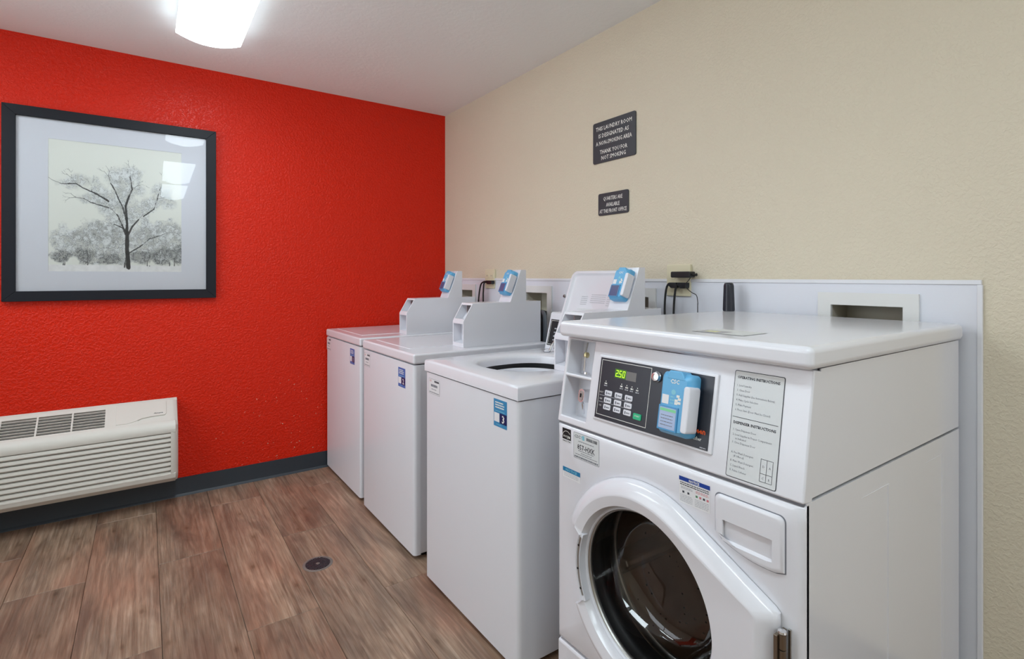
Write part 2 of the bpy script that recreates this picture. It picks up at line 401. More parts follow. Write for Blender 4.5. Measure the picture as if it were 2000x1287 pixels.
# ================================================================== THE ROOM
RX, RY, RZ = 5.8, -3.3, 2.448
T = 0.12
floor = MB().box(-T, RX + T, RY - T, T, -0.12, -0.0045, 'sub').build('floor')
tag(floor, 'wood-look vinyl plank floor with warm brown oak grain', kind='structure')
ceiling = MB().box(-T, RX + T, RY - T, T, RZ, RZ + 0.1, 'ceil').build('ceiling')
tag(ceiling, 'plain off-white painted ceiling', kind='structure')
wf = MB().box(-T, 0, RY - T, T, -.0045, RZ, 'red').build('wall_far')
tag(wf, 'textured bright red painted end wall', kind='structure')
wn_ = MB(); gridplate(wn_, [RY, -.95, -.05, T], [-.0045, 2.05, RZ], {(1, 0)}, lambda u, v, d: (RX + d, u, v), 'pale', depth=T)
wn_.build('wall_near')['kind'] = 'structure'
dj = MB().box(RX - .015, RX, -1.02, -.95, 0, 2.12, 'trimw').box(RX - .015, RX, -.05, -.002, 0, 2.12, 'trimw').box(RX - .015, RX, -.95, -.05, 2.05, 2.12, 'trimw').build('added_door_1', bevel=.003)  # doorway added out of view so that the fill lamp shines in
tag(dj, 'white casing of an added, unseen open doorway behind the camera', kind='structure')
wl = MB(); gridplate(wl, [0, .4, 2.6, RX], [-.0045, .82, 2.08, RZ], {(1, 1)}, lambda u, v, d: (u, RY - d, v), 'pale', depth=T)
wl.build('wall_left')['kind'] = 'structure'
wn = MB()  # window added out of view to brighten the washer fronts
for (a, b_, c, d) in ((.4, 2.6, .82, .87), (.4, 2.6, 2.03, 2.08), (.4, .45, .87, 2.03), (2.55, 2.6, .87, 2.03), (1.48, 1.52, .87, 2.03)): wn.box(a, b_, RY - .08, RY - .03, c, d, 'trimw')
wno = wn.build('added_window_1', bevel=.003); tag(wno, 'added, unseen white-framed window in the left wall', kind='structure')
for a, b_ in ((.45, 1.48), (1.52, 2.55)): MB().box(a, b_, RY - .058, RY - .054, .87, 2.03, 'glass').build('pane', wno)

# four outlet boxes are let into the long wall: (x0, x1) of each opening
BOX = [(0.224, 0.424), (1.035, 1.237), (1.757, 1.957), (2.710, 2.912)]
BZ = (0.955, 1.152)
us = [0.0]
for a, b_ in BOX: us += [a, b_]
us += [RX]
wr = MB()
holes = {(1, 1), (3, 1), (5, 1), (7, 1)}
gridplate(wr, us, [-.0045, BZ[0], BZ[1], RZ], holes, lambda u, v, d: (u, d, v), 'beige', depth=0.11)
wr.box(0, RX, 0.11, 0.12, -.0045, RZ, 'beige')
wr = wr.build('wall_right', weld=False); tag(wr, 'long textured beige painted wall', kind='structure')

# white wall panel behind the machines, with the same openings
PX = 3.084
wp = MB()
gridplate(wp, us[:-1] + [PX], [0.003, BZ[0], BZ[1], 1.222], holes, lambda u, v, d: (u, -.006 + d, v), 'panel', depth=.006)
wp = wp.build('wall_panel'); tag(wp, 'smooth white wall panel behind the washing machines', kind='structure')
tr = MB().box(0.0, PX + .004, -.010, 0, 1.219, 1.232, 'trimw').build('trim_1', bevel=.002); tr['kind'] = 'structure'; tr['label'] = 'thin white strip along top of the wall panel'
tr = MB().box(PX - .006, PX + .006, -.010, 0, .003, 1.219, 'trimw').build('trim_2', bevel=.002); tr['kind'] = 'structure'; tr['label'] = 'thin white strip down right edge of the wall panel'

# baseboard: rubber cove base on the red wall
bb = MB().prism([(0.001, 0.0), (0.018, 0.0), (0.016, .004), (.008, .012), (.006, .03), (.006, .100), (.001, .102)], RY, -.001, 'y', 'cove').build('baseboard_far')
tag(bb, 'dark slate rubber baseboard under the red wall', kind='structure')
MB().prism([(-0.001, 0.0), (-0.001, .102), (-.006, .1), (-.006, .03), (-.018, 0)], PX + .01, RX, 'x', 'cove').build('baseboard_right')['kind'] = 'structure'

# floor planks, every one an object; rows run along x
PW = 0.2455
rows = [0.0]
ys = [-1.8 + PW * k for k in range(-7, 9)]
joint = {-0.82: .29, -1.065: .84, -1.31: 1.487, -1.555: .793, -1.80: .18, -2.05: .775, -2.30: .38}
g = 0.0006
def plank(x0, x1, y0, y1):
    L, W_ = x1 - x0, y1 - y0; c = .0016; h = .0045
    a, b_ = L / 2 - g, W_ / 2 - g
    loops = [[(-a, -b_, -h), (a, -b_, -h), (a, b_, -h), (-a, b_, -h)], [(-a, -b_, -c), (a, -b_, -c), (a, b_, -c), (-a, b_, -c)],
             [(-a + c, -b_ + c, 0), (a - c, -b_ + c, 0), (a - c, b_ - c, 0), (-a + c, b_ - c, 0)]]
    key = (round(L, 4), round(W_, 4))
    if key not in plank.cache:
        o = MB().loft(loops, 'wood', cap1=True).build('plank', floor, angle=20); plank.cache[key] = o.data
    else:
        o = bpy.data.objects.new('plank', plank.cache[key]); COL.objects.link(o); o.parent = floor
    o.location = ((x0 + x1) / 2, (y0 + y1) / 2, 0)
plank.cache = {}
for k, y1 in enumerate(ys):
    y0 = y1 - PW
    if y0 >= -.001: continue
    yy0, yy1 = max(y0, RY), min(y1, 0)
    if yy1 - yy0 < .01: continue
    j = None
    for key, v in joint.items():
        if abs(key - y1) < .05: j = v
    if j is None: j = (k * .47) % 1.22
    while j > 0: j -= 1.22
    x = j
    while x < RX:
        a, b_ = max(x, 0), min(x + 1.22, RX)
        if b_ - a > .02: plank(a, b_, yy0, yy1)
        x += 1.22

# ================================================================== CEILING LIGHTS
def ceiling_light(x0, x1, label, yc=-1.593):
    hw = 0.137
    t_ = thing('ceiling_light', label, 'light', ((x0 + x1) / 2, yc, RZ), group='fluorescent ceiling lights')
    L = (x1 - x0) / 2
    MB().box(-L + .002, L - .002, -.134, .134, -.050, 0, 'trimw').build('base_pan', t_, bevel=.002)
    prof = []
    for k in range(13):
        u = -1 + 2 * k / 12
        prof.append((hw * u, -.058 - .032 * (1 - u * u)))
    n = len(prof)
    d = MB()
    d.prism(prof + [(hw, -.050), (-hw, -.050)], -L, L, 'x', 'lamp')
    d.build('diffuser', t_, angle=30)
ceiling_light(.593, 1.81, 'glowing white fluorescent light nearest the red wall')
ceiling_light(.60, 1.82, 'added, unseen fluorescent light near the left wall, beyond the framed picture', yc=-2.98)  # extra fixture added out of view to brighten the left end
ceiling_light(2.80, 4.02, 'glowing white fluorescent light over the middle of the room')
ceiling_light(4.36, 5.58, 'glowing white fluorescent light farthest from the red wall')

# ================================================================== FRAMED PRINT
def paint_tree(W_, H_):
    rs = np.random.RandomState(11)
    yy, xx = np.mgrid[0:H_, 0:W_]
    X = xx / W_; Y = yy / H_            # Y up, 0 bottom
    def fbm(sc, o=4):
        out = np.zeros((H_, W_)); amp = 1; tot = 0
        for k in range(o):
            n = int(sc * 2 ** k) + 2
            g_ = rs.rand(n, n); gx = X * (n - 1.001); gy = Y * (n - 1.001)
            ix, iy = gx.astype(int), gy.astype(int); fx, fy = gx - ix, gy - iy
            fx = fx * fx * (3 - 2 * fx); fy = fy * fy * (3 - 2 * fy)
            v = (g_[iy, ix] * (1 - fx) + g_[iy, ix + 1] * fx) * (1 - fy) + (g_[iy + 1, ix] * (1 - fx) + g_[iy + 1, ix + 1] * fx) * fy
            out += v * amp; tot += amp; amp *= .6
        return out / tot
    img = np.zeros((H_, W_, 3)) + np.array([238, 240, 233.])
    speck = rs.rand(H_, W_); f1 = fbm(10, 5); f2 = fbm(34, 3)
    def blob(cx, cy, rx, ry, tone, dens, soft=.35):
        d = np.sqrt(((X - cx) / rx) ** 2 + ((Y - cy) / ry) ** 2) + (f1 - .5) * 1.5
        a = np.clip((1 - d) / soft, 0, 1) * dens
        val = tone + (f2 - .5) * 230 + (speck - .5) * 110
        a = a * (0.35 + 0.65 * (f2 > .42))
        a = a[..., None]; v = np.clip(val, 60, 236)[..., None] * np.array([.985, 1, 1.0])
        img[:] = img * (1 - a) + v * a
    # background trees
    for c in [(.10, .20, .12, .14), (.22, .20, .13, .16), (.36, .22, .14, .19), (.5, .2, .12, .17), (.68, .23, .14, .19), (.82, .22, .13, .2), (.93, .24, .12, .2), (.28, .30, .14, .12), (.88, .32, .12, .12), (.45, .30, .1, .1), (.72, .32, .1, .1)]:
        blob(*c, 190, .9)
    for c in [(.08, .12, .1, .05), (.25, .12, .1, .07), (.42, .1, .1, .05), (.7, .11, .12, .06), (.86, .12, .1, .09), (.98, .14, .06, .1)]:
        blob(*c, 118, .8)
    # crown of the big tree
    for c in [(.54, .72, .14, .13), (.46, .74, .08, .08), (.60, .78, .08, .08), (.25, .70, .11, .07), (.13, .68, .09, .05), (.34, .62, .1, .08), (.82, .66, .11, .1), (.88, .60, .08, .09), (.75, .56, .08, .08), (.5, .56, .14, .1), (.62, .5, .14, .12), (.42, .5, .1, .09), (.54, .40, .12, .1), (.28, .56, .1, .04), (.66, .66, .08, .07)]:
        blob(*c, 200, .85, .6)
    # ground
    gmask = np.clip((.055 - Y) / .01, 0, 1)[..., None]
    img[:] = img * (1 - gmask) + (240 + (f2[..., None] - .5) * 20) * gmask
    def stroke(p, q, w0, w1, tone):
        (x0, y0), (x1, y1) = p, q
        dx, dy = x1 - x0, y1 - y0; L2 = dx * dx + dy * dy + 1e-9
        t_ = np.clip(((X - x0) * dx + (Y - y0) * dy) / L2, 0, 1)
        wob = (f1 - .5) * .03
        d = np.hypot(X - (x0 + t_ * dx) + wob * .5, Y - (y0 + t_ * dy) + wob)
        wd = w0 + (w1 - w0) * t_
        a = np.clip((wd - d) / .003 + .5, 0, 1)[..., None] * .92
        img[:] = img * (1 - a) + (tone + (speck[..., None] - .5) * 30) * a
    def poly(pts, w0, w1, tone=52):
        n = len(pts) - 1
        for i in range(n): stroke(pts[i], pts[i + 1], w0 + (w1 - w0) * i / n, w0 + (w1 - w0) * (i + 1) / n, tone)
    def twig(x, y, a, L, w_, d):
        if d == 0 or L < .012: return
        x2, y2 = x + L * math.cos(a), y + L * math.sin(a)
        stroke((x, y), (x2, y2), w_, w_ * .6, 84)
        for s_ in (-1, 1): twig(x2, y2, a + s_ * rs.uniform(.25, .6), L * rs.uniform(.6, .85), w_ * .6, d - 1)
    poly([(.57, .03), (.565, .15), (.56, .30), (.555, .42)], .018, .012, 40)
    poly([(.555, .42), (.55, .52), (.575, .60), (.60, .66), (.585, .76)], .011, .004)
    poly([(.56, .28), (.52, .36), (.485, .45)], .010, .006)
    poly([(.555, .40), (.53, .50), (.46, .66), (.44, .70)], .007, .003)
    poly([(.565, .28), (.60, .36), (.65, .42)], .008, .005)
    poly([(.69, .45), (.77, .51), (.80, .60), (.82, .68)], .006, .003)
    poly([(.42, .55), (.30, .62), (.19, .67), (.08, .67)], .006, .003)
    poly([(.42, .50), (.33, .52), (.24, .56)], .004, .002)
    poly([(.58, .15), (.66, .20), (.74, .27), (.83, .30)], .005, .002)
    poly([(.54, .33), (.46, .37)], .004, .003)
    for a_ in [(.585, .76, 1.5), (.44, .70, 1.9), (.82, .68, 1.2), (.08, .67, 2.9), (.19, .67, 2.2), (.24, .56, 3.0), (.60, .66, .7), (.80, .6, .3), (.83, .3, .5), (.65, .42, .9), (.485, .45, 2.3), (.3, .62, 1.6)]:
        twig(a_[0], a_[1], a_[2], .055, .0022, 4)
    poly([(.54, .03), (.55, .10)], .008, .006, 60)
    for tx in (.10, .11, .27, .72, .74, .90, .94): stroke((tx, .05), (tx, .05 + .1 * rs.rand() + .04), .004, .002, 80)
    return np.clip(img, 0, 255) / 255.

pic = thing('framed_picture', 'large dark-framed black and white tree print on the red wall', 'picture', (0, -1.963, 1.603))
PF = frame((0.0, 0, 0), (0, 1, 0), (0, 0, 1))        # local x = +y world, local y = up, out = +x
hw_, hh_ = .4545, .4835; bw = .050
for (x0, x1, y0, y1, cut) in ((-hw_, hw_, hh_ - bw, hh_, 't'), (-hw_, hw_, -hh_, -hh_ + bw, 'b'), (-hw_, -hw_ + bw, -hh_, hh_, 'l'), (hw_ - bw, hw_, -hh_, hh_, 'r')):
    if cut == 't': pts = [(x0, y1), (x1, y1), (x1 - bw, y0), (x0 + bw, y0)]
    if cut == 'b': pts = [(x0, y0), (x0 + bw, y1), (x1 - bw, y1), (x1, y0)]
    if cut == 'l': pts = [(x0, y0), (x0, y1), (x1, y1 - bw), (x1, y0 + bw)]
    if cut == 'r': pts = [(x1, y0), (x0, y0 + bw), (x0, y1 - bw), (x1, y1)]
    MB(PF).prism(pts, 0.0, .028, 'z', 'frameblk').build('frame_rail', pic, bevel=.0015)
ix, iy = hw_ - bw, hh_ - bw
ox0, ox1, oy0, oy1 = -.285, .284, -.334, .337
mt = MB(PF)
gridplate(mt, [-ix, ox0, ox1, ix], [-iy, oy0, oy1, iy], {(1, 1)}, lambda u, v, d: (u, v, .012 - d), 'mat', depth=.003)
mt.build('mat_board', pic)
NW, NH = 330, 380
img = paint_tree(NW, NH)
lin = np.where(img <= .04045, img / 12.92, ((img + .055) / 1.055) ** 2.4)
gx = np.linspace(ox0, ox1, NW + 1); gy = np.linspace(oy0, oy1, NH + 1)
vv = [(0.0095, float(a), float(c)) for c in gy for a in gx]
ff = [(j * (NW + 1) + i, j * (NW + 1) + i + 1, (j + 1) * (NW + 1) + i + 1, (j + 1) * (NW + 1) + i) for j in range(NH) for i in range(NW)]
me = bpy.data.meshes.new('print'); me.from_pydata(vv, [], ff); me.materials.append(M['print'])
ca = me.color_attributes.new('print', 'FLOAT_COLOR', 'CORNER')
cols = np.ones((NH * NW, 4, 4)); cols[:, :, :3] = lin.reshape(-1, 1, 3)
ca.data.foreach_set('color', cols.reshape(-1).astype(np.float32))
pr_o = bpy.data.objects.new('art_print', me); COL.objects.link(pr_o); pr_o.parent = pic
pr_o['label'] = 'pale black and white photograph of a spreading tree'
gl = MB(PF).box(-ix - .004, ix + .004, -iy - .004, iy + .004, .0165, .0175, 'glass').build('glass_pane', pic)
gl.rotation_euler = (0, 0, math.radians(-0.35)); gl.location = (0.0, 0, 0)
MB(PF).box(-hw_ + .01, hw_ - .01, -hh_ + .01, hh_ - .01, .001, .006, 'black').build('backing_board', pic)

# ================================================================== AIR CONDITIONER
ac = thing('air_conditioner', 'off-white wall air conditioner with vents mounted low on the red wall', 'air conditioner', (0, -2.235, .14))
Y0, Y1 = -.535, .535          # local y range;  world right end at -1.70
D, H = .18, .422
# back sleeve
MB().prism([(0.0, .0), (.03, .0), (.03, .405), (0.0, .422)], Y0, Y1, 'y', 'acw').build('sleeve', ac, bevel=.002)
def acy(w_): return w_ + 2.235
# casing: bottom roll, right end, left end, top band, sloped top with grille opening
cs = MB()
e = .012
cs.prism([(.03, .0), (D - .03, .0), (D, .025), (D + .004, .052), (D - .008, .056), (D - .03, .05), (.03, .02)], Y0 + e, Y1 - e, 'y', 'acw')   # bottom roll
cs.prism([(D - .02, .268), (D, .268), (D + .003, .285), (D - .006, .312), (D - .03, .33), (D - .045, .32), (D - .03, .29)], Y0 + e, Y1 - e, 'y', 'acw')  # brow
cs.build('casing', ac, bevel=.003)
# end cheeks with curved front
for s_, nm in ((1, 'r'), (-1, 'l')):
    yo = Y1 * s_; yi = yo - s_ * .035
    L = []
    for fy, dd in ((yi, 0.0), (yi + s_ * .012, -.001), (yi + s_ * .022, -.006), (yo - s_ * .003, -.018), (yo, -.04)):
        dx = dd
        L.append([(.03, fy, .0), (D - .03 + dx, fy, .0 - dx * .2), (D + dx, fy, .025), (D + .004 + dx, fy, .052), (D + .001 + dx, fy, .27), (D - .004 + dx, fy, .305), (D - .03 + dx, fy, .325 + dx * .2), (.03, fy, .418 + dx * .3)])
    if s_ < 0: L = L[::-1]
    MB().loft(L, 'acw', True, True).build('end_cheek', ac, weld=True)
MB().box(.03, .10, Y0 + .02, Y1 - .03, .05, .33, 'acdark').build('inner_panel', ac)
# sloped top: frame with grille hole, local plane u = y, v = along slope from front to back
sx0, sz0, sx1, sz1 = D - .030, .325, .03, .418
sl_len = math.hypot(sx1 - sx0, sz1 - sz0)
sd = ((sx1 - sx0) / sl_len, (sz1 - sz0) / sl_len)
SF = Matrix(((0, sd[0], sd[1] * 1.0, sx0), (1, 0, 0, 0), (0, sd[1], -sd[0], sz0), (0, 0, 0, 1)))   # x->y world, y->slope, z->normal out
tp = MB(SF)
gu0, gu1 = Y0 + .07, acy(-2.017); gv0, gv1 = sl_len * .10, sl_len * .86
gridplate(tp, [Y0 + .034, gu0, gu1, Y1 - .034], [0, gv0, gv1, sl_len], {(1, 1)}, lambda u, v, d: (u, v, -d), 'acw', depth=.022, bottom='acdark')
tp.build('top_cover', ac)
nsl = 6
for k in range(nsl):
    v = gv0 + (gv1 - gv0) * (k + .75) / (nsl + .5)
    MB(SF).prism([(v - .0012, -.010), (v + .0004, 0.0), (v + .0030, 0.0), (v + .0014, -.010)], gu0, gu1, 'x', 'acw').build('slat', ac)
for y_ in (-2.148, -2.282, -2.416, -2.55):
    MB(SF).box(acy(y_) - .0035, acy(y_) + .0035, gv0, gv1, -.012, .0015, 'acw').build('grille_bar', ac)
# control lid on the slope
cl = MB(SF)
c0, c1 = acy(-1.972), acy(-1.752); va, vb = sl_len * .10, sl_len * .93
pts = [(c0, va + .002), (c0 + .05, va + .002), (c0 + .085, va + .012), (c0 + .105, va + .026), (c0 + .15, va + .034), (c1 - .006, va + .036), (c1, va + .042), (c1, vb), (c0, vb)]
cl.prism(pts, -.003, .0022, 'z', 'acw')
cdo = cl.build('control_cover', ac, bevel=.0012)
lip = MB(SF); lip.prism([(c0 + .092, va + .012), (c0 + .11, va + .022), (c0 + .15, va + .028), (c1 - .008, va + .030), (c1 - .004, va + .037), (c0 + .15, va + .035), (c0 + .105, va + .027)], -.0005, .006, 'z', 'acw').build('finger_lip', cdo, bevel=.001)
lg = MB(SF); lg.text('Amana', c1 - .058, va + .046, .011, 'ink', .0028, italic=.25, width=.042, bold=.02); lg.build('brand_mark', cdo)
# front louvres
nl = 9
for k in range(nl):
    zc = .402 - .14 - .0255 * k
    a0, a1 = Y0 + .03, Y1 - .030
    L = []
    for fy, dx in ((a0, -.0), (a1 - .024, 0), (a1 - .010, -.002), (a1, -.006)):
        L.append([(D - .022 + dx, fy, zc - .0165), (D - .002 + dx, fy, zc - .0185), (D + .004 + dx, fy, zc - .012), (D + .001 + dx, fy, zc + .0), (D - .008 + dx, fy, zc + .0035), (D - .02 + dx, fy, zc - .004)])
    MB().loft(L, 'acw', True, True).build('louvre', ac, weld=True, angle=45)

# ================================================================== SIGNS
def sign(x0, x1, z0, z1, name, label, lines):
    t_ = thing(name, label, 'sign', ((x0 + x1) / 2, 0, (z0 + z1) / 2))
    SM = frame((0, 0, 0), (1, 0, 0), (0, 0, 1))
    a, b_ = (x1 - x0) / 2, (z1 - z0) / 2
    MB(SM).prism(rr_pts(-a, -b_, a, b_, .010), 0.0, .006, 'z', 'sign').build('plate', t_, bevel=.001)
    p = MB(SM)
    for s_, y, wd, sz in lines: p.text(s_, 0, y, sz, 'whiteink', .0066, 'c', width=wd, bold=.012)
    p.build('lettering', t_, label='white capital lettering', kind='stuff')
sign(1.595, 1.874, 1.802, 2.005, 'wall_sign', 'larger dark grey sign reading this laundry room is designated as a non-smoking area',
     [('THIS LAUNDRY ROOM', .058, .235, .028), ('IS DESIGNATED AS', .022, .198, .028), ('A NON-SMOKING AREA', -.014, .235, .028), ('THANK YOU FOR', -.058, .180, .028), ('NOT SMOKING', -.088, .160, .028)])
sign(1.632, 1.830, 1.5415, 1.650, 'wall_sign', 'smaller dark grey sign reading quarters are available at the front office',
     [('QUARTERS ARE', .018, .125, .026), ('AVAILABLE', -.013, .088, .026), ('AT THE FRONT OFFICE', -.043, .178, .026)])

# ================================================================== OUTLET BOXES, SOCKETS, CORDS
box_lab = ['white recessed outlet box in the wall panel behind washer number one',
           'white recessed outlet box with a chrome valve behind washer number two',
           'white recessed outlet box mostly hidden behind the open-lid washer',
           'white recessed outlet box in the wall panel behind the front-loading washer']
for k, (a, b_) in enumerate(BOX):
    t_ = thing('outlet_box', box_lab[k], 'utility box', ((a + b_) / 2, -.006, (BZ[0] + BZ[1]) / 2))
    hw2, hh2 = (b_ - a) / 2, (BZ[1] - BZ[0]) / 2
    fr = MB(); m_ = .038
    gridplate(fr, [-hw2 - m_, -hw2 + .002, hw2 - .002, hw2 + m_], [-hh2 - m_, -hh2 + .002, hh2 - .002, hh2 + m_], {(1, 1)}, lambda u, v, d: (u, -.008 + d, v), 'boxw', depth=.012)
    for (p, q) in (((-hw2 - m_, -hh2 - m_), (hw2 + m_, -hh2 - m_)), ((hw2 + m_, -hh2 - m_), (hw2 + m_, hh2 + m_)), ((hw2 + m_, hh2 + m_), (-hw2 - m_, hh2 + m_)), ((-hw2 - m_, hh2 + m_), (-hw2 - m_, -hh2 - m_))):
        fr.add([(p[0], -.008, p[1]), (q[0], -.008, q[1]), (q[0], 0, q[1]), (p[0], 0, p[1])], [(0, 1, 2, 3)], 'boxw')
    fr.build('face_frame', t_, weld=True, bevel=.0015)
    rc = MB(); q = .0015
    rc.loft([[(-hw2 + q, y, -hh2 + q), (hw2 - q, y, -hh2 + q), (hw2 - q, y, hh2 - q), (-hw2 + q, y, hh2 - q)] for y in (.004, .112)], 'boxin', cap1=True)
    rc.build('recess', t_)
    for s_ in (-1, 1):
        MB().lathe([(.010, 0), (.010, .03), (.013, .03), (.013, .045), (.007, .045), (.007, .06)], (s_ * .05, .06, -hh2 + .002), 'z', 'chrome', 16, True, True).build('valve', t_)

def outlet(x0, x1, z0, z1, label):
    t_ = thing('wall_outlet', label, 'outlet', ((x0 + x1) / 2, -.0, (z0 + z1) / 2))
    a, b_ = (x1 - x0) / 2, (z1 - z0) / 2
    MB().box(-a, a, -.014, 0, -b_, b_, 'almond').build('cover_plate', t_, bevel=.003)
    for s_ in (-1, 1):
        for zz in (-.02, .02):
            r_ = MB().prism(rr_pts(s_ * a * .48 - .017, zz - .014, s_ * a * .48 + .017, zz + .014, .009), -.0165, -.013, 'y', 'almond')
            for dx in (-.006, .006): r_.box(s_ * a * .48 + dx - .001, s_ * a * .48 + dx + .001, -.0168, -.0164, zz - .004, zz + .005, 'ink')
            r_.build('receptacle', t_)
outlet(.587, .698, 1.166, 1.290, 'almond wall outlet above the gap between the two closed-lid washers')
outlet(2.055, 2.173, 1.160, 1.292, 'almond double wall outlet between open-lid washer and front-loading washer')

def smooth(pts, n=6):
    P = [Vector(p) for p in pts]; out = []
    for i in range(len(P) - 1):
        p0, p1, p2, p3 = P[max(i - 1, 0)], P[i], P[i + 1], P[min(i + 2, len(P) - 1)]
        for k in range(n):
            t_ = k / n
            out.append(.5 * ((2 * p1) + (p2 - p0) * t_ + (2 * p0 - 5 * p1 + 4 * p2 - p3) * t_ * t_ + (3 * p1 - p0 - 3 * p2 + p3) * t_ ** 3))
    out.append(P[-1]); return out
def cord_part(parent, label, cordpts, r=.0045, box=None):
    c = Vector(parent.location)
    o = MB().tube([p - c for p in smooth(cordpts)], r, 'rubber', 8).build('power_cord', parent, label=label)
    if box:
        x0, x1, z0, z1 = box; a, b_ = (x1 - x0) / 2, (z1 - z0) / 2
        q = MB(Matrix.Translation(Vector(((x0 + x1) / 2, -.0168, (z0 + z1) / 2)) - c))
        q.prism([(-a, b_ * .8), (-a * .6, b_), (a, b_), (a, -b_ * .7), (a * .6, -b_), (-a * .3, -b_), (-a, b_ * .1)], -.026, 0.0, 'y', 'black').build('plug', o, bevel=.002)
def add_cords(w1, w2, w3, w4):
    cord_part(w3, 'thick black power cord at left of the double outlet', [(2.095, -.030, 1.210), (2.082, -.036, 1.210), (2.073, -.040, 1.185), (2.070, -.045, 1.12), (2.074, -.05, 1.0), (2.074, -.055, .6), (2.074, -.05, .3)], .0045, (2.083, 2.125, 1.194, 1.217))
    cord_part(w3, 'thick black power cord beside the adapter', [(2.142, -.030, 1.210), (2.128, -.036, 1.210), (2.119, -.040, 1.178), (2.116, -.045, 1.10), (2.12, -.05, 1.0), (2.125, -.055, .6), (2.13, -.05, .3)], .0045, (2.130, 2.172, 1.193, 1.217))
    cord_part(w1, 'black power cord curving down from the far outlet', [(.640, -.03, 1.210), (.610, -.036, 1.209), (.574, -.04, 1.184), (.556, -.045, 1.08), (.556, -.05, .9), (.57, -.05, .5), (.6, -.05, .3)], .005, (.634, .708, 1.194, 1.218))
    cord_part(w1, 'black power cord hanging straight from the far outlet', [(.645, -.046, 1.206), (.632, -.050, 1.198), (.625, -.05, 1.15), (.623, -.05, 1.07), (.63, -.05, .6), (.64, -.05, .3)], .005)
    c = Vector(w2.location)
    for (dx, mat_, lab) in ((0.0, 'rubber', 'black water hose'), (.03, 'galv', 'grey water hose')):
        x_ = 1.236 + dx
        h = MB().tube([p - c for p in smooth([(1.17 + dx * .5, .05, 1.025), (1.19 + dx * .5, -.02, 1.045), (x_, -.055, 1.03), (x_ + .014, -.062, .95), (x_ + .012, -.062, .8), (x_ + .02, -.062, .4), (x_ + .02, -.06, .08)])], .011, mat_, 10).build('water_hose', w2, label=lab)
        MB().lathe([(.013, 0), (.015, .004), (.015, .02), (.012, .024)], (1.17 + dx * .5 - c.x, .035 - c.y, 1.010 - c.z), 'z', 'chrome', 12, True, True).build('coupling', h)
ad = thing('power_adapter', 'black plug-in adapter with thin wire at top of the double outlet', 'power adapter', (2.154, -.0168, 1.250))
MB().prism(rr_pts(-.048, -.0125, .046, .0125, .006), -.036, 0.0, 'y', 'black').build('adapter_body', ad, bevel=.002)
MB().lathe([(.004, 0), (.004, .016), (.006, .017), (.006, .021)], (.046, -.02, -.001), 'x', 'rubber', 12, True, True).build('strain_relief', ad)
c = Vector(ad.location)
MB().tube([p - c for p in smooth([(2.196, -.036, 1.243), (2.184, -.036, 1.228), (2.172, -.044, 1.208), (2.182, -.04, 1.190), (2.200, -.036, 1.176), (2.217, -.034, 1.167), (2.224, -.034, 1.14), (2.228, -.04, 1.10), (2.24, -.05, .9)])], .0017, 'rubber', 6).build('wire', ad)
# small dark screw knob on the panel
kn = thing('panel_screw', 'small dark screw head on the wall panel left of the raised lid', 'screw', (1.38, -.006, 1.138))
MB().lathe([(.009, 0), (.009, -.005), (.006, -.008)], (0, 0, 0), 'y', 'steel', 16, True, True).build('screw_head', kn)
MB().box(-.006, .006, -.0092, -.0075, -.0012, .0012, 'ink').build('slot', kn)
# ================================================================== FLOOR DRAIN
dr = thing('floor_drain', 'round metal floor drain with dark grate set in the plank floor', 'drain', (1.178, -1.235, 0))
MB().lathe([(.050, .0003), (.0515, .0016), (.0595, .0018), (.062, .0004), (.062, 0)], (0, 0, 0), 'z', 'drain', 48).build('rim', dr)
MB().lathe([(.0001, .0003), (.0515, .0003)], (0, 0, 0), 'z', 'void', 32).build('sump', dr)
gr = MB()
for a in range(-5, 6):
    o_ = a * .0088; L = math.sqrt(max(.0505 ** 2 - o_ * o_, 0))
    gr.box(-L, L, o_ - .0014, o_ + .0014, .0005, .0019, 'draindark'); gr.box(o_ - .0014, o_ + .0014, -L, L, .0004, .0018, 'draindark')
gr.lathe([(.0001, .0024), (.007, .0022), (.008, .0016)], (0, 0, 0), 'z', 'drain', 16)
g_ = gr.build('grate', dr); g_['label'] = 'dark cross-barred grate'; g_.rotation_euler = (0, 0, .5)

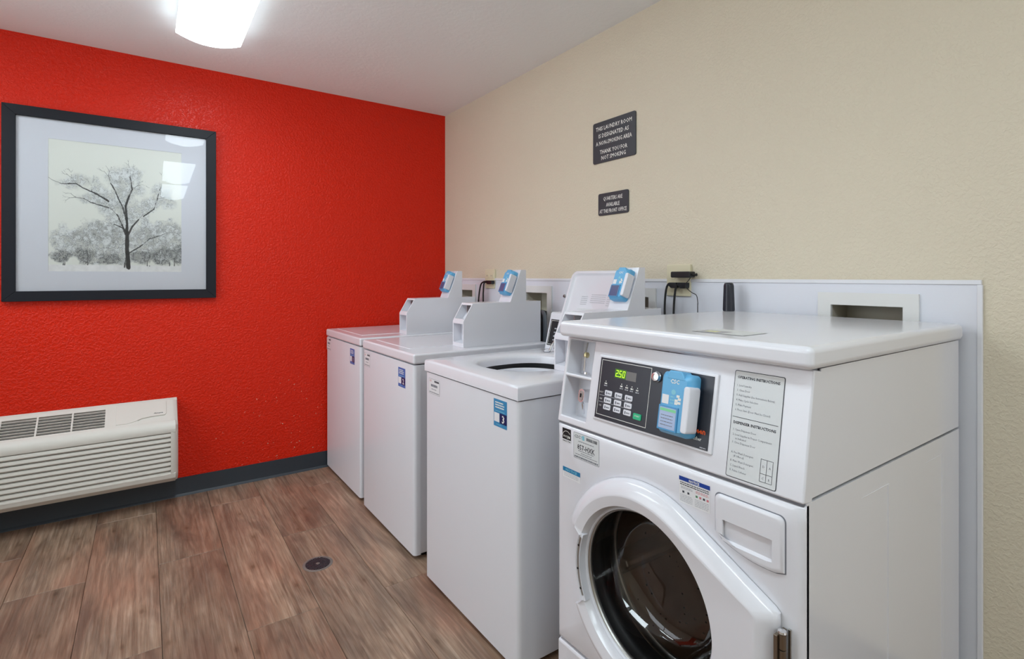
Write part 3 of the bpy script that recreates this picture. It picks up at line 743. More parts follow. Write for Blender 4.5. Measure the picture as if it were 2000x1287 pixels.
# ================================================================== CARD READER (part of a washer)
def card_reader(parent, F, screen='lcd', scale=1.0, cdx=0.0):
    """F: frame whose x/y plane is the mounting face, origin at reader's lower left; z out"""
    S = F @ Matrix.Diagonal((scale, scale, 1, 1))
    W_, H_ = .0835, .137
    def outline(i, z):
        r = .010
        p = rr_pts(0 + i, 0 + i, W_ - i, H_ - i, r, 4); return [(a, b_, z) for a, b_ in p]
    b_ = MB(S); b_.loft([outline(.0, 0), outline(0, .020), outline(.004, .028), outline(.010, .034)], 'reader', cap1=True)
    body = b_.build('card_reader', parent, weld=True, label='sky blue card payment reader')
    # hood at the top
    MB(S).prism([(.018, H_ - .016), (.024, H_ + .004), (W_ - .026, H_ + .004), (W_ - .012, H_ - .016)], .0, .0345, 'z', 'reader').build('top_hood', body, bevel=.003)
    s_ = MB(S)
    s_.box(.007, .059, .008, .062, .0335, .0365, 'readerd'); s_.build('screen_bezel', body, bevel=.001)
    sc = MB(S); sc.rect(.011, .012, .055, .058, screen, .0368)
    if screen == 'lcd':
        sc.rect(.012, .050, .054, .056, 'lcdgreen', .0370)
        for q in range(4): sc.bars(.016, .040 - q * .007, .048, .0018, 'greyink', .0370)
    sc.build('screen', body)
    p = MB(S)
    p.text('CSC', .030, H_ - .024, .013, 'whiteink', .0343, bold=.02)
    p.add([(.041 + .006 * math.cos(a / 12 * 6.283), .094 + .006 * math.sin(a / 12 * 6.283), .0343) for a in range(12)], [tuple(range(12))], 'cyan')
    p.rect(.012, .066, .030, .086, 'labelw', .0343)
    for q in range(3): p.bars(.034, .068 + q * .007, .044, .003, 'cyan', .0343)
    for (xx_, yy_) in ((.046, .074), (.054, .078), (.054, .070), (.046, .068), (.050, .084)): p.rect(xx_, yy_, xx_ + .008, yy_ + .0055, 'whiteink', .0343)
    p.build('reader_print', body)
    # white card swipe guide on the right side
    c_ = MB(S)
    c_.prism(rr_pts(W_ - .018 + cdx, .013, W_ - .0015 + cdx, .112, .006, 4), .006, .044, 'z', 'plastic')
    c_.build('card_slot', body, bevel=.003, label='white vertical swipe guide')
    return body

def machine_stickers(t_, num, x0, z0, w_, h_, col, tx0, tz0, tw, th):
    F = frame((0, -.0005, 0), (1, 0, 0), (0, 0, 1))
    p = MB(F)
    p.rect(x0, z0, x0 + w_, z0 + h_, col, .0)
    for q, L in ((.86, .72), (.77, .8), (.68, .78)): p.bars(x0 + w_ * .12, z0 + h_ * q, x0 + w_ * L, h_ * .045, 'whiteink', .0003)
    p.bars(x0 + w_ * .12, z0 + h_ * .56, x0 + w_ * .85, h_ * .025, 'cyan', .0003)
    p.rect(x0 + w_ * .04, z0 + h_ * .17, x0 + w_ * .44, z0 + h_ * .5, 'labelw', .0003)
    p.rect(x0 + w_ * .46, z0 + h_ * .14, x0 + w_ * .99, z0 + h_ * .52, 'navy', .0003)
    p.text(str(num), x0 + w_ * .73, z0 + h_ * .19, h_ * .38, 'whiteink', .0006, 'c', bold=.02)
    p.bars(x0 + w_ * .2, z0 + h_ * .07, x0 + w_ * .6, h_ * .02, 'cyan', .0003)
    p.build('number_sticker', t_, label='blue sticker with the number %d' % num)
    p = MB(F)
    p.rect(tx0, tz0, tx0 + tw, tz0 + th, 'labelw', .0)
    p.line_frame(tx0, tz0, tx0 + tw, tz0 + th, .0008, 'greyink', .0003)
    p.text('CSC', tx0 + tw * .08, tz0 + th * .80, th * .16, 'pink', .0003, bold=.02)
    p.bars(tx0 + tw * .52, tz0 + th * .80, tx0 + tw * .95, th * .12, 'ink', .0003)
    p.bars(tx0 + tw * .2, tz0 + th * .48, tx0 + tw * .8, th * .16, 'greyink', .0003)
    p.bars(tx0 + tw * .25, tz0 + th * .3, tx0 + tw * .7, th * .04, 'greyink', .0003)
    p.bars(tx0 + tw * .05, tz0 + th * .08, tx0 + tw * .95, th * .05, 'greyink', .0003)
    p.build('asset_label', t_, label='small white asset label with barcode')

# ================================================================== TOP-LOADING WASHERS
W_, DP = .652, .752
def coin_box(t_, bx, front=.28):
    """coin slide housing along the right side of the top, its front end with two recesses"""
    b0, b1 = bx, bx + .105
    z0, zk, zt = .9025, 1.026, 1.1125
    f0, f1 = front, front + .052
    mb = MB(); th = .006
    side = [(f0, z0), (DP - .005, z0), (DP - .005, zt + .003), (f1, zt), (f0, zk)]
    mb.prism(side, b0, b0 + th, 'x', 'enamel'); mb.prism(side, b1 - th, b1, 'x', 'enamel')
    # solid core behind recesses
    c_ = .045
    mb.prism([(f0 + c_, z0), (DP - .006, z0), (DP - .006, zt + .0025), (f1 + c_, zt), (f1 + c_, zt - .02), (f0 + c_, zk)], b0 + th, b1 - th, 'x', 'enamel')
    # front lips: bottom sill, mid bar, top sill
    mb.prism([(f0, z0), (f0 + c_, z0), (f0 + c_, .930), (f0, .922)], b0 + th, b1 - th, 'x', 'enamel')
    mb.prism([(f0, zk - .012), (f0 + c_, zk - .008), (f0 + c_, zk + .008), (f0 + .006, zk + .012), (f0, zk)], b0 + th, b1 - th, 'x', 'enamel')
    mb.prism([(f1 - .006, zt - .010), (f1 + c_, zt - .010), (f1 + c_, zt + .001), (f1, zt)], b0 + th, b1 - th, 'x', 'enamel')
    cb = mb.build('coin_box', t_, bevel=.0015)
    xm = (b0 + b1) / 2
    sl = MB(); sl.box(xm - .002, xm + .001, f1 - .001, f1 + c_ - .002, zt - .055, zt - .012, 'steel'); sl.build('coin_slide', cb)
    lk = MB(); lk.lathe([(.007, 0), (.007, -.012), (.004, -.013)], (xm + .012, f0 + c_, .985), 'y', 'chrome', 16, True, True); lk.build('lock', cb)
    # wedge-shaped reader stand
    st = MB(); y0_, y1_, y2_ = front + .272, front + .338, front + .372
    st.prism([(y0_, zt), (y2_, zt + .001), (y2_, 1.277), (y1_, 1.277)], b0, b1, 'x', 'enamel')
    sb = st.build('reader_stand', t_, bevel=.0015)
    n_ = math.hypot(y1_ - y0_, 1.277 - zt); up = Vector((0, (y1_ - y0_) / n_, (1.277 - zt) / n_))
    o_ = Vector((b0 + .014, y0_, zt)) + up * .034
    card_reader(t_, frame(o_, (1, 0, 0), up), 'lcddark', .93, .012)
    return cb

def top_loader(loc, rz, label, num, bx, lid_open, sticker_col, st):
    t_ = thing('washing_machine', label, 'washing machine', loc, rz, group='top-loading washers along the wall')
    if not lid_open:
        MB().box(.003, W_ - .003, .018, DP, .022, .853, 'enamel2').build('cabinet', t_, bevel=.004)
    else:
        c_ = MB(); x0, x1, y0, y1 = .003, W_ - .003, .018, DP; th = .004
        c_.box(x0, x0 + th, y0, y1, .022, .853, 'enamel2'); c_.box(x1 - th, x1, y0, y1, .022, .853, 'enamel2')
        c_.box(x0 + th, x1 - th, y1 - th, y1, .022, .853, 'enamel2'); c_.box(x0 + th, x1 - th, y0, y1 - th, .022, .03, 'enamel2')
        c_.build('cabinet', t_, bevel=.0015)
    # front panel wrapping round both corners
    fp = MB(); r = .016
    pts = [(0, .032)] + [(r - r * math.cos(a), r - r * math.sin(a)) for a in [math.pi / 2 * k / 5 for k in range(6)]] + [(W_ - r + r * math.sin(a), r - r * math.cos(a)) for a in [math.pi / 2 * k / 5 for k in range(6)]] + [(W_, .032)]
    fp.prism(pts, .020, .853, 'z', 'enamel2'); fp.build('front_panel', t_)
    for fx in (.05, W_ - .05):
        for fy in (.06, DP - .06):
            MB().lathe([(.022, 0), (.022, .008), (.010, .009), (.010, .0235)], (fx, fy, 0), 'z', 'rubber', 16, True, True).build('foot', t_)
    kb = MB(); kb.box(W_ - .003, W_ - .0015, .19, .34, .022, .052, 'enamel2'); kb.lathe([(.005, 0), (.004, .002)], (W_ - .0015, .205, .038), 'x', 'steel', 12, False, True)
    kb.build('side_bracket', t_)
    machine_stickers(t_, num, *st)
    z0, z1 = .857, .9025
    if not lid_open:
        MB().box(-.003, W_ + .003, -.003, DP, z0, z1, 'enamel').build('top_panel', t_, bevel=.010, seg=4)
        MB().box(.045, bx - .012, .055, .56, z1 - .002, z1 + .0022, 'enamel').build('lid', t_, bevel=.002)
        MB().box(.01, bx - .004, .655, DP - .002, z1 - .001, 1.068, 'enamel').build('control_hood', t_, bevel=.008)
    else:
        # top with a rounded opening, dished lip
        ox, oy, rx_, ry_ = .285, .312, .182, .19; n = 64
        def sup(s, z, e=2.5):
            o = []
            for k in range(n):
                a = 2 * math.pi * k / n; c1, s1 = math.cos(a), math.sin(a)
                o.append((ox + (rx_ * s) * math.copysign(abs(c1) ** (2 / e), c1), oy + (ry_ * s) * math.copysign(abs(s1) ** (2 / e), s1), z))
            return o
        def rectloop(x0, x1, y0, y1, z, r=0):
            o = []
            for k in range(n):
                a = 2 * math.pi * k / n; c1, s1 = math.cos(a), math.sin(a)
                tx = ((x1 - ox) / c1 if c1 > 1e-6 else (x0 - ox) / c1 if c1 < -1e-6 else 1e9); ty = ((y1 - oy) / s1 if s1 > 1e-6 else (y0 - oy) / s1 if s1 < -1e-6 else 1e9)
                t2 = min(tx, ty); o.append([ox + t2 * c1, oy + t2 * s1, z])
            for cx_, cy_ in ((x0, y0), (x1, y0), (x0, y1), (x1, y1)):
                q = min(o, key=lambda p: (p[0] - cx_) ** 2 + (p[1] - cy_) ** 2); q[0], q[1] = cx_, cy_
            return [tuple(p) for p in o]
        x0, x1, y0, y1 = -.003, W_ + .003, -.003, DP
        tp_ = MB(); e_ = .009
        tp_.loft([rectloop(x0, x1, y0, y1, z0), rectloop(x0, x1, y0, y1, z1 - e_), rectloop(x0 + e_ * .3, x1 - e_ * .3, y0 + e_ * .3, y1, z1 - e_ * .3), rectloop(x0 + e_, x1 - e_, y0 + e_, y1 - .001, z1),
                  sup(1.18, z1), sup(1.08, z1 - .003), sup(1.02, z1 - .009), sup(1.0, z1 - .018), sup(.99, .864)], 'enamel')
        tp_.build('top_panel', t_, angle=50)
        rg = MB(); rg.loft([sup(.99, .864), sup(1.0, .862), sup(1.0, .846), sup(.90, .845)], 'rubber'); rg.build('gasket', t_)
        tb = MB(); cx2, cy2 = ox, oy + .0
        tb.lathe([(.173, .840), (.172, .8475), (.165, .849), (.152, .846), (.146, .83), (.150, .60), (.145, .52), (.001, .50)], (cx2, cy2, 0), 'z', 'plastic', 48)
        tb.build('tub', t_)
        ag = MB(); ag.lathe([(.09, .51), (.06, .56), (.035, .62), (.03, .80), (.024, .815), (.001, .818)], (cx2, cy2, 0), 'z', 'plastic', 24); ag.build('agitator', t_)
        # control hood at the back, with black control plate, face leaning back
        hd = MB(); hd.prism([(.618, z1 - .001), (DP - .002, z1 - .001), (DP - .002, 1.072), (.665, 1.072), (.658, 1.066)], .006, bx - .004, 'x', 'enamel')
        ho = hd.build('control_hood', t_, bevel=.003)
        up = Vector((0, .040, .158)).normalized(); HF = frame((.006, .6185, z1), (1, 0, 0), up)
        cp = MB(HF); cp.box(.008, .42, .012, .144, 0, .0012, 'labelw'); cp.box(.012, .415, .016, .140, .0012, .0018, 'black')
        cp.line_frame(.017, .021, .410, .135, .0016, 'whiteink', .0021)
        for q in range(4):
            for w2 in range(5): cp.bars(.048 + w2 * .07, .04 + q * .018, .095 + w2 * .07, .006, 'paleink', .0022)
        cpo = cp.build('control_plate', ho); cpo['label'] = 'black control plate with white border'
        # raised lid, hinged at the back, leaning against the hood
        la = Vector((0, .112, .300)).normalized(); lx0, lx1 = .112, bx - .002; lw = lx1 - lx0; lh = .378
        LF = frame((lx0, .580, .912), (1, 0, 0), la)
        def lo(i, z, r=.030):
            P = []
            for cx_, cy_, a0, rr in ((lw - i - r, lh - i - r, 0, r), (i + r, lh - i - r, 90, r), (i + .008, i + .008, 180, .008), (lw - i - .008, i + .008, 270, .008)):
                for k in range(7):
                    a = math.radians(a0 + 15 * k); P.append((cx_ + rr * math.cos(a), cy_ + rr * math.sin(a), z))
            return P
        ld = MB(LF)
        # back face, rim, sunk inner face (inner face looks to the front of the machine)
        ld.loft([lo(.004, -.014), lo(0, -.010), lo(0, .006), lo(.004, .010), lo(.014, .010), lo(.020, .003), lo(.024, .000)], 'enamel', True, True)
        lid = ld.build('lid', t_, weld=True, label='raised white lid with faint printed notices')
        pp = MB(LF)
        for (a, b_, ww) in ((.10, .255, .04), (.16, .265, .09), (.26, .255, .05)):
            for q in range(5): pp.bars(a, b_ - q * .009, a + ww, .0028, 'paleink', .0006)
        pp.rect(.09, .195, .34, .2, 'label', .0004); pp.build('lid_notice', lid)
        # hinge arm at the foot of the lid
        ha = MB(); ha.tube([(.128, .548, .906), (.128, .566, .935), (.128, .590, .960)], .0045, 'steel', 8); ha.lathe([(.013, 0), (.014, .003), (.012, .007)], (.122, .54, z1), 'z', 'plastic', 20, True, True)
        ha.lathe([(.0155, 0), (.0155, .0022)], (.122, .54, z1), 'z', 'ink', 20, False, True); ha.build('hinge_arm', t_)
    coin_box(t_, bx)
    return t_
w1 = top_loader((.020, -.876, 0), 0, 'closed top-loading white washer with sticker 1 beside the red wall', 1, .530, False, None, (.478, .742, .078, .088, 'sviolet', -.0 + .006, .770, .088, .078))
w2 = top_loader((.748, -.886, 0), 0, 'closed top-loading white washer with sticker 2 in middle of the top-loaders', 2, .487, False, None, (.478, .737, .080, .088, 'sviolet', .020, .768, .086, .070))
w3 = top_loader((1.550, -.903, 0), 0, 'top-loading white washer with raised lid and sticker 3', 3, .487, True, None, (.515, .752, .077, .089, 'sblue', .032, .772, .094, .060))

# ================================================================== FRONT-LOADING WASHER
FW, FD = .690, .845
fl = thing('washing_machine', 'large front-loading white washer with round glass door in the foreground', 'washing machine', (2.355, -.873, 0))
def yn(o): return o
# lower cabinet as open box
cb = MB(); th = .003
z0, z1 = .022, .8265
cb.box(.0, th, .012, FD, z0, z1, 'enamel'); cb.box(FW - th, FW, .012, FD, z0, z1, 'enamel')
cb.box(th, FW - th, FD - th, FD, z0, z1, 'enamel'); cb.box(th, FW - th, .012, FD, z0, z0 + th, 'enamel'); cb.box(th, FW - th, .012, FD, z1 - th, z1, 'enamel')
# pressed creases in the side sheet
for (yv, yh) in ((.374, .24), (.714, .60)):
    zt_ = .783
    cb.prism([(yv - .0025, .10), (yv + .0025, .10), (yv + .0025, zt_), (yv - .0025, zt_)], FW - .0005, FW + .0012, 'x', 'enamel')
    cb.prism([(yh, zt_), (yv, zt_), (yv, zt_ - .003), (yh, zt_ - .0005)], FW - .0005, FW + .0008, 'x', 'enamel')
cb.build('cabinet', fl, bevel=.001)
for fx in (.06, FW - .06):
    for fy in (.07, FD - .07): MB().lathe([(.024, 0), (.024, .008), (.01, .009), (.01, .023)], (fx, fy, 0), 'z', 'rubber', 16, True, True).build('foot', fl)
# front panel with round opening
CX, CZ, GR = .324, .490, .192
N = 192
angs = [2 * math.pi * k / N for k in range(N)]
def rayrect(x0, x1, zz0, zz1, y, r=0.0):
    o = []
    for a in angs:
        c1, s1 = math.cos(a), math.sin(a)
        tx = ((x1 - CX) / c1 if c1 > 1e-6 else (x0 - CX) / c1 if c1 < -1e-6 else 1e9); ty = ((zz1 - CZ) / s1 if s1 > 1e-6 else (zz0 - CZ) / s1 if s1 < -1e-6 else 1e9)
        t2 = min(tx, ty); o.append([CX + t2 * c1, y, CZ + t2 * s1])
    for cx_, cz_ in ((x0, zz0), (x1, zz0), (x0, zz1), (x1, zz1)):
        q = min(o, key=lambda p: (p[0] - cx_) ** 2 + (p[2] - cz_) ** 2); q[0], q[2] = cx_, cz_
    return [tuple(p) for p in o]
def circ(r, y, cx_=CX, cz_=CZ): return [(cx_ + r * math.cos(a), y, cz_ + r * math.sin(a)) for a in angs]
fp = MB(); zb, zt_ = .208, .8225
fp.loft([rayrect(0, FW, zb, zt_, .02), rayrect(0, FW, zb, zt_, .012), rayrect(.0035, FW - .0035, zb + .0035, zt_ - .0035, .0035), rayrect(.012, FW - .012, zb + .012, zt_ - .012, 0), circ(.215, 0), circ(.21, .005), circ(.205, .02)], 'enamel')
fpo = fp.build('front_panel', fl, angle=50)
ap = MB().box(0, FW, 0, .02, .024, .203, 'enamel').build('access_panel', fl, bevel=.008, seg=4)
# door
def outline():
    R = []
    rr = .262; hx = .650; hz = .126
    # convex hull of the circle and the hinge edge
    px, pz = hx - CX, hz
    dd = math.hypot(px, pz); base = math.atan2(pz, px); off = math.acos(rr / dd); ta = base + off      # tangent point angle
    tx, tz = rr * math.cos(ta), rr * math.sin(ta)
    for a in angs:
        c1, s1 = math.cos(a), abs(math.sin(a)); aa = math.atan2(s1, c1)
        if aa >= ta: r = rr
        elif aa <= base: r = px / c1
        else:   # intersect ray with segment (px,pz)-(tx,tz)
            ex, ez = tx - px, tz - pz; den = c1 * ez - s1 * ex; r = (px * ez - pz * ex) / den
        x = r * c1; z = r * math.sin(a)
        # hand hold cut in the left edge
        if c1 < 0 and -.118 < .21 * math.sin(a) / max(abs(c1), .2) * 1.0 - .0 and CZ + .204 * math.sin(a) * 1.0 < .563 and CZ + .204 * math.sin(a) > .378:
            r = .206
        R.append(r)
    return R
RO = outline()
def dl(fn, y): return [(CX + fn(r) * math.cos(a), y, CZ + fn(r) * math.sin(a)) for r, a in zip(RO, angs)]
dm = MB()
dm.loft([dl(lambda r: r, -.001), dl(lambda r: r, -.014), dl(lambda r: max(r - .006, .2045), -.022), dl(lambda r: max(r - .030, .2035), -.038),
         dl(lambda r: max(min(r - .036, .5), .2030), -.0385)], 'enamel')
# from the inner edge of the rim down to a flat web near the hinge and the round glass surround
dm.loft([dl(lambda r: max(r - .036, .2030), -.0385), dl(lambda r: min(max(r - .042, .2025), .2235 + max(r - .262, 0) * .8), -.0375), dl(lambda r: .2015, -.033), circ(.196, -.022), circ(.1925, -.012), circ(.190, .004)], 'enamel')
door = dm.build('door', fl, angle=42)
cr = MB()
cr.loft([circ(.1935, -.012), circ(.1915, -.0145), circ(.189, -.013), circ(.1885, -.006)], 'plastic')
cr.loft([circ(.1885, -.006), circ(.187, -.0085), circ(.1845, -.007), circ(.184, .004)], 'steel')
cr.build('glass_ring', door, angle=60)
# latch plate seen in the hand hold
lp = MB()
def arc_strip(r1, r2, a0, a1, y0, y1, m, n=20):
    A = [math.radians(a0 + (a1 - a0) * k / n) for k in range(n + 1)]
    P = [(CX + r2 * math.cos(a), CZ + r2 * math.sin(a)) for a in A] + [(CX + r1 * math.cos(a), CZ + r1 * math.sin(a)) for a in reversed(A)]
    lp.prism(P, y0, y1, 'y', m)
arc_strip(.1935, .2055, 158, 209, -.0335, -.012, 'plastic')
arc_strip(.1960, .2035, 161, 205, -.0350, -.0330, 'steel')
for a in (168, 186, 200): lp.lathe([(.0028, 0), (.0028, -.0008)], (CX + .1998 * math.cos(math.radians(a)), -.0350, CZ + .1998 * math.sin(math.radians(a))), 'y', 'void', 12, False, True)
lp.build('latch_plate', fl, label='steel latch strip with dark screw holes')
hh = MB()      # pocket behind the hand hold, recessed lip on the front panel
L = []
for k in range(17):
    z = CZ - .115 + .185 * k / 16; q = math.sin(math.pi * k / 16)
    L.append((CX - .209 - .003 * q, z))
hh.prism(L + [(CX - .205, CZ + .07), (CX - .205, CZ - .115)], -.004, .0, 'y', 'enamel'); hh.build('hand_hold', door, bevel=.003)
# bowl-shaped glass
gb = MB(); gb.loft([circ(.1850, -.006), circ(.182, .012), circ(.165, .05), circ(.150, .085), circ(.136, .098), circ(.10, .104), circ(.001, .106)], 'dglass'); gb.build('door_glass', door, label='dark bowl-shaped door glass', angle=60)
hg = MB(); hx = FW - .030
hg.box(hx - .006, hx + .001, -.0365, -.0025, CZ - .100, CZ + .100, 'hinge'); hg.box(hx + .004, hx + .009, -.004, 0, CZ - .102, CZ + .102, 'steel')
hgo = hg.build('hinge', door, bevel=.001, label='tarnished metal piano hinge')
kn_ = MB()
for k in range(7):
    zz = CZ - .102 + k * .0295
    kn_.lathe([(.0045, 0), (.0066, .001), (.0066, .0275), (.0045, .0285)], (hx + .005, -.026, zz), 'z', 'hinge', 16, True, True)
kn_.lathe([(.0030, 0), (.0080, .0005), (.0072, .004), (.0001, .0055)], (hx + .005, -.026, CZ + .104), 'z', 'chrome', 16)
kn_.build('hinge_pin', fl, label='hinge barrel with a bright cap')
# gasket, tub and drum
gk = MB(); gk.loft([circ(.205, .02), circ(.19, .03), circ(.186, .045), circ(.195, .06), circ(.2, .085), circ(.24, .095)], 'rubber'); gk.build('door_gasket', fl, angle=60)
dm2 = MB(); dm2.loft([circ(.235, .095), circ(.262, .12), circ(.262, .52), circ(.24, .535), circ(.001, .54)], 'drum')
dmo = dm2.build('drum', fl, angle=50)
dlp = MB(); dlp.loft([circ(.236, .112), circ(.214, .108), circ(.206, .116), circ(.209, .126), circ(.236, .135)], 'steel'); dlp.build('drum_lip', dmo, angle=60)
for k in range(3):
    a = math.radians(80 + 120 * k); c1, s1 = math.cos(a), math.sin(a)
    q = MB(Matrix(((c1, 0, s1, CX), (0, 1, 0, 0), (s1, 0, -c1, CZ), (0, 0, 0, 1))))
    q.loft([[(.262, .14, -.035), (.262, .14, .035), (.215, .16, .01), (.215, .16, -.01)], [(.262, .50, -.035), (.262, .50, .035), (.205, .48, .01), (.205, .48, -.01)]], 'steel', True, True)
    q.build('lifter', dmo, bevel=.006)
# soap drawer
dw = MB(); ax0, ax1, az0, az1 = .513, .657, .684, .793
def drawer_loop(i, y, n_=6):
    P = []
    r = .012
    for k in range(n_ + 1):
        a = math.radians(90 * k / n_); P.append((ax1 - i - r + r * math.cos(a), y, az1 - i - r + r * math.sin(a)))
    for k in range(n_ + 1):
        a = math.radians(90 + 90 * k / n_); P.append((ax0 + i + r + r * math.cos(a), y, az1 - i - r + r * math.sin(a)))
    P.append((ax0 + i, y, az0 + .030))
    for k in range(1, 10):       # bowed lower edge
        t2 = k / 10; P.append((ax0 + i + (ax1 - ax0 - 2 * i) * (.02 + .96 * t2), y, az0 + i + .016 * (1 - t2) ** 2 * 1.3 + .002 - .006 * math.sin(math.pi * t2)))
    P.append((ax1 - i, y, az0 + i + .006))
    return P
hx0, hx1, hz0, hz1 = .531, .635, .700, .744
def map_loop(x0, x1, zz0, zz1, y, r=.005):
    # follow the outer loop's directions so that the loft does not twist
    mx, mz = (x0 + x1) / 2, (zz0 + zz1) / 2; O = []
    ox_, oz_ = (ax0 + ax1) / 2, (az0 + az1) / 2
    for (px_, _, pz_) in drawer_loop(0, 0):
        ux, uz = (px_ - ox_) / ((ax1 - ax0) / 2), (pz_ - oz_) / ((az1 - az0) / 2)
        k_ = max(abs(ux), abs(uz)); ux, uz = ux / k_, uz / k_
        O.append((mx + ux * (x1 - x0) / 2, y, mz + uz * (zz1 - zz0) / 2))
    return O
dw.loft([drawer_loop(0, 0), drawer_loop(0, -.003), drawer_loop(.003, -.006), drawer_loop(.008, -.0065), map_loop(hx0, hx1, hz0, hz1, -.0065), map_loop(hx0 + .001, hx1 - .001, hz0 + .001, hz1 - .001, -.004)], 'enamel')
P0 = [(hx0, -.004, hz0 + .001), (hx1, -.004, hz0 + .001), (hx1, -.004, hz1), (hx0, -.004, hz1), (hx0, .034, hz1 - .012), (hx1, .034, hz1 - .012), (hx0, .034, hz1), (hx1, .034, hz1)]
dw.add(P0, [(0, 1, 5, 4), (3, 2, 7, 6), (4, 5, 7, 6), (0, 4, 6, 3), (1, 2, 7, 5)], 'enamel')
dwo = dw.build('soap_drawer', fl, angle=45)
# groove round the drawer
gv = MB(); o1, o2 = drawer_loop(-.0022, -.0004), drawer_loop(.0005, -.0004); gv.loft([o1, o2], 'greyink'); gv.build('drawer_gap', fl)

# control section (leaning face with two coin recesses)
SY, SZ = .041, .240; SLEN = math.hypot(SY, SZ); up = Vector((0, SY / SLEN, SZ / SLEN))
CF = frame((0, .0, .828), (1, 0, 0), up)
cs = MB(CF)
xs = [0.0, .012, .113, FW]; ss = [0, .019, .130, .139, .235, SLEN]
gridplate(cs, xs, ss, {(1, 1), (1, 3)}, lambda u, v, d: (u, v, -d), 'enamel', depth=.058, bottom='enamel')
# ends, top, bottom
def cfp(u, v, d): return (u, v, d)
for xx_, sgn in ((0.0, 1), (FW, -1)):
    v_ = [(xx_, v, 0) for v in ss] + [(xx_, SLEN, -.03), (xx_, 0, -.03)]
    cs.add(v_, [tuple(range(len(v_)))], 'enamel')
for vv_ in (0, SLEN):
    v_ = [(u, vv_, 0) for u in xs] + [(FW, vv_, -.03), (0, vv_, -.03)]
    cs.add(v_, [tuple(range(len(v_)))], 'enamel')
cso = cs.build('control_panel', fl, weld=True, bevel=.006, seg=4)
uc = MB()
uc.prism([(.030, .832), (FD, .832), (FD, 1.068), (.068, 1.068)], FW - .004, FW - .0005, 'x', 'enamel'); uc.prism([(.030, .832), (FD, .832), (FD, 1.068), (.068, 1.068)], 0.0005, .004, 'x', 'enamel')
uc.box(.004, FW - .004, FD - .003, FD, .832, 1.068, 'enamel')
uc.build('upper_cabinet', fl, bevel=.001)
MB().box(-.008, FW + .010, .010, FD + .002, 1.0695, 1.113, 'enamel').build('top_panel', fl, bevel=.013, seg=5)
gsh = MB(); gsh.box(.002, FW - .003, .006, .03, .8215, .8295, 'greyink'); gsh.box(.004, FW - .004, .045, .06, 1.066, 1.071, 'greyink'); gsh.build('seam_shadow_strips', fl)  # grey strips standing in for shade inside the seams
# coin parts in the recesses
kz = MB(CF)
kz.tube([(.066, .232, -.030), (.067, .205, -.026)], .0022, 'steel'); kz.lathe([(.004, .0), (.008, .003), (.009, .010), (.006, .016)], (.067, .188, -.030), 'y', 'brass', 16, True, True)
kz.tube([(.067, .19, -.026), (.070, .165, -.026), (.070, .150, -.026)], .0038, 'chrome'); kz.lathe([(.009, 0), (.009, .006)], (.070, .142, -.036), 'y', 'chrome', 12, True, True)
kz.v = [tuple(Vector(p) + Vector((-.012, 0, 0))) for p in kz.v]
kz.build('coin_slide', fl, label='brass and chrome coin slide in upper recess')
kz = MB(CF)
kz.rrect(.083, .206, .100, .223, .003, 'paleink', -.0572); kz.lathe([(.0035, 0), (.0035, .002)], (.0915, .214, -.0575), 'z', 'ink', 12, False, True)
kz.build('maker_plate', fl)
kz = MB(CF); cz_ = -.022
kz.prism(rr_pts(.055, .068, .078, .106, .011, 6), -.058, cz_, 'z', 'chrome'); kz.prism(rr_pts(.059, .073, .074, .101, .0072, 6), cz_, cz_ + .0015, 'z', 'steel')
kz.prism([(.0635, .082), (.0695, .082), (.0695, .093), (.0635, .093)], cz_ + .0015, cz_ + .0022, 'z', 'void'); kz.tube([(.068, .066, -.030), (.068, .05, -.035), (.066, .036, -.04)], .0045, 'chrome')
kz.v = [tuple(Vector(p) + Vector((-.006, 0, -.005))) for p in kz.v]
kz.build('coin_lock', fl, bevel=.001, label='chrome oval lock in lower recess')
# raised bezel and black fascia
bz = MB(CF)
bz.box(.142, .500, .036, .206, -.002, .0045, 'enamel'); bz.build('fascia_bezel', cso, bevel=.003)
fa = MB(CF); fa.box(.150, .491, .0425, .1995, .0045, .0058, 'navyblk')
fao = fa.build('fascia', cso, label='black control fascia')
pf = MB(CF); hgt = .0062
pf.line_frame(.1555, .0515, .3225, .1945, .0013, 'whiteink', hgt)
# small pictograms
for (ux, uy) in ((.1775, .1363), (.2325, .1375), (.250, .1370), (.267, .1365), (.285, .1360)):
    pf.rect(ux - .0012, uy + .002, ux + .0012, uy + .0045, 'whiteink', hgt); pf.bars(ux - .004, uy - .004, ux + .0045, .0035, 'whiteink', hgt); pf.bars(ux - .0055, uy - .009, ux + .0055, .0024, 'paleink', hgt)
pf.text('HOT', .166, .108, .006, 'whiteink', hgt, 'c'); pf.text('WARM', .166, .091, .006, 'whiteink', hgt, 'c', width=.009); pf.text('COLD', .166, .074, .006, 'whiteink', hgt, 'c', width=.009)
for vz in (.1015, .0845): pf.rect(.160, vz, .268, vz + .0011, 'paleink', hgt)
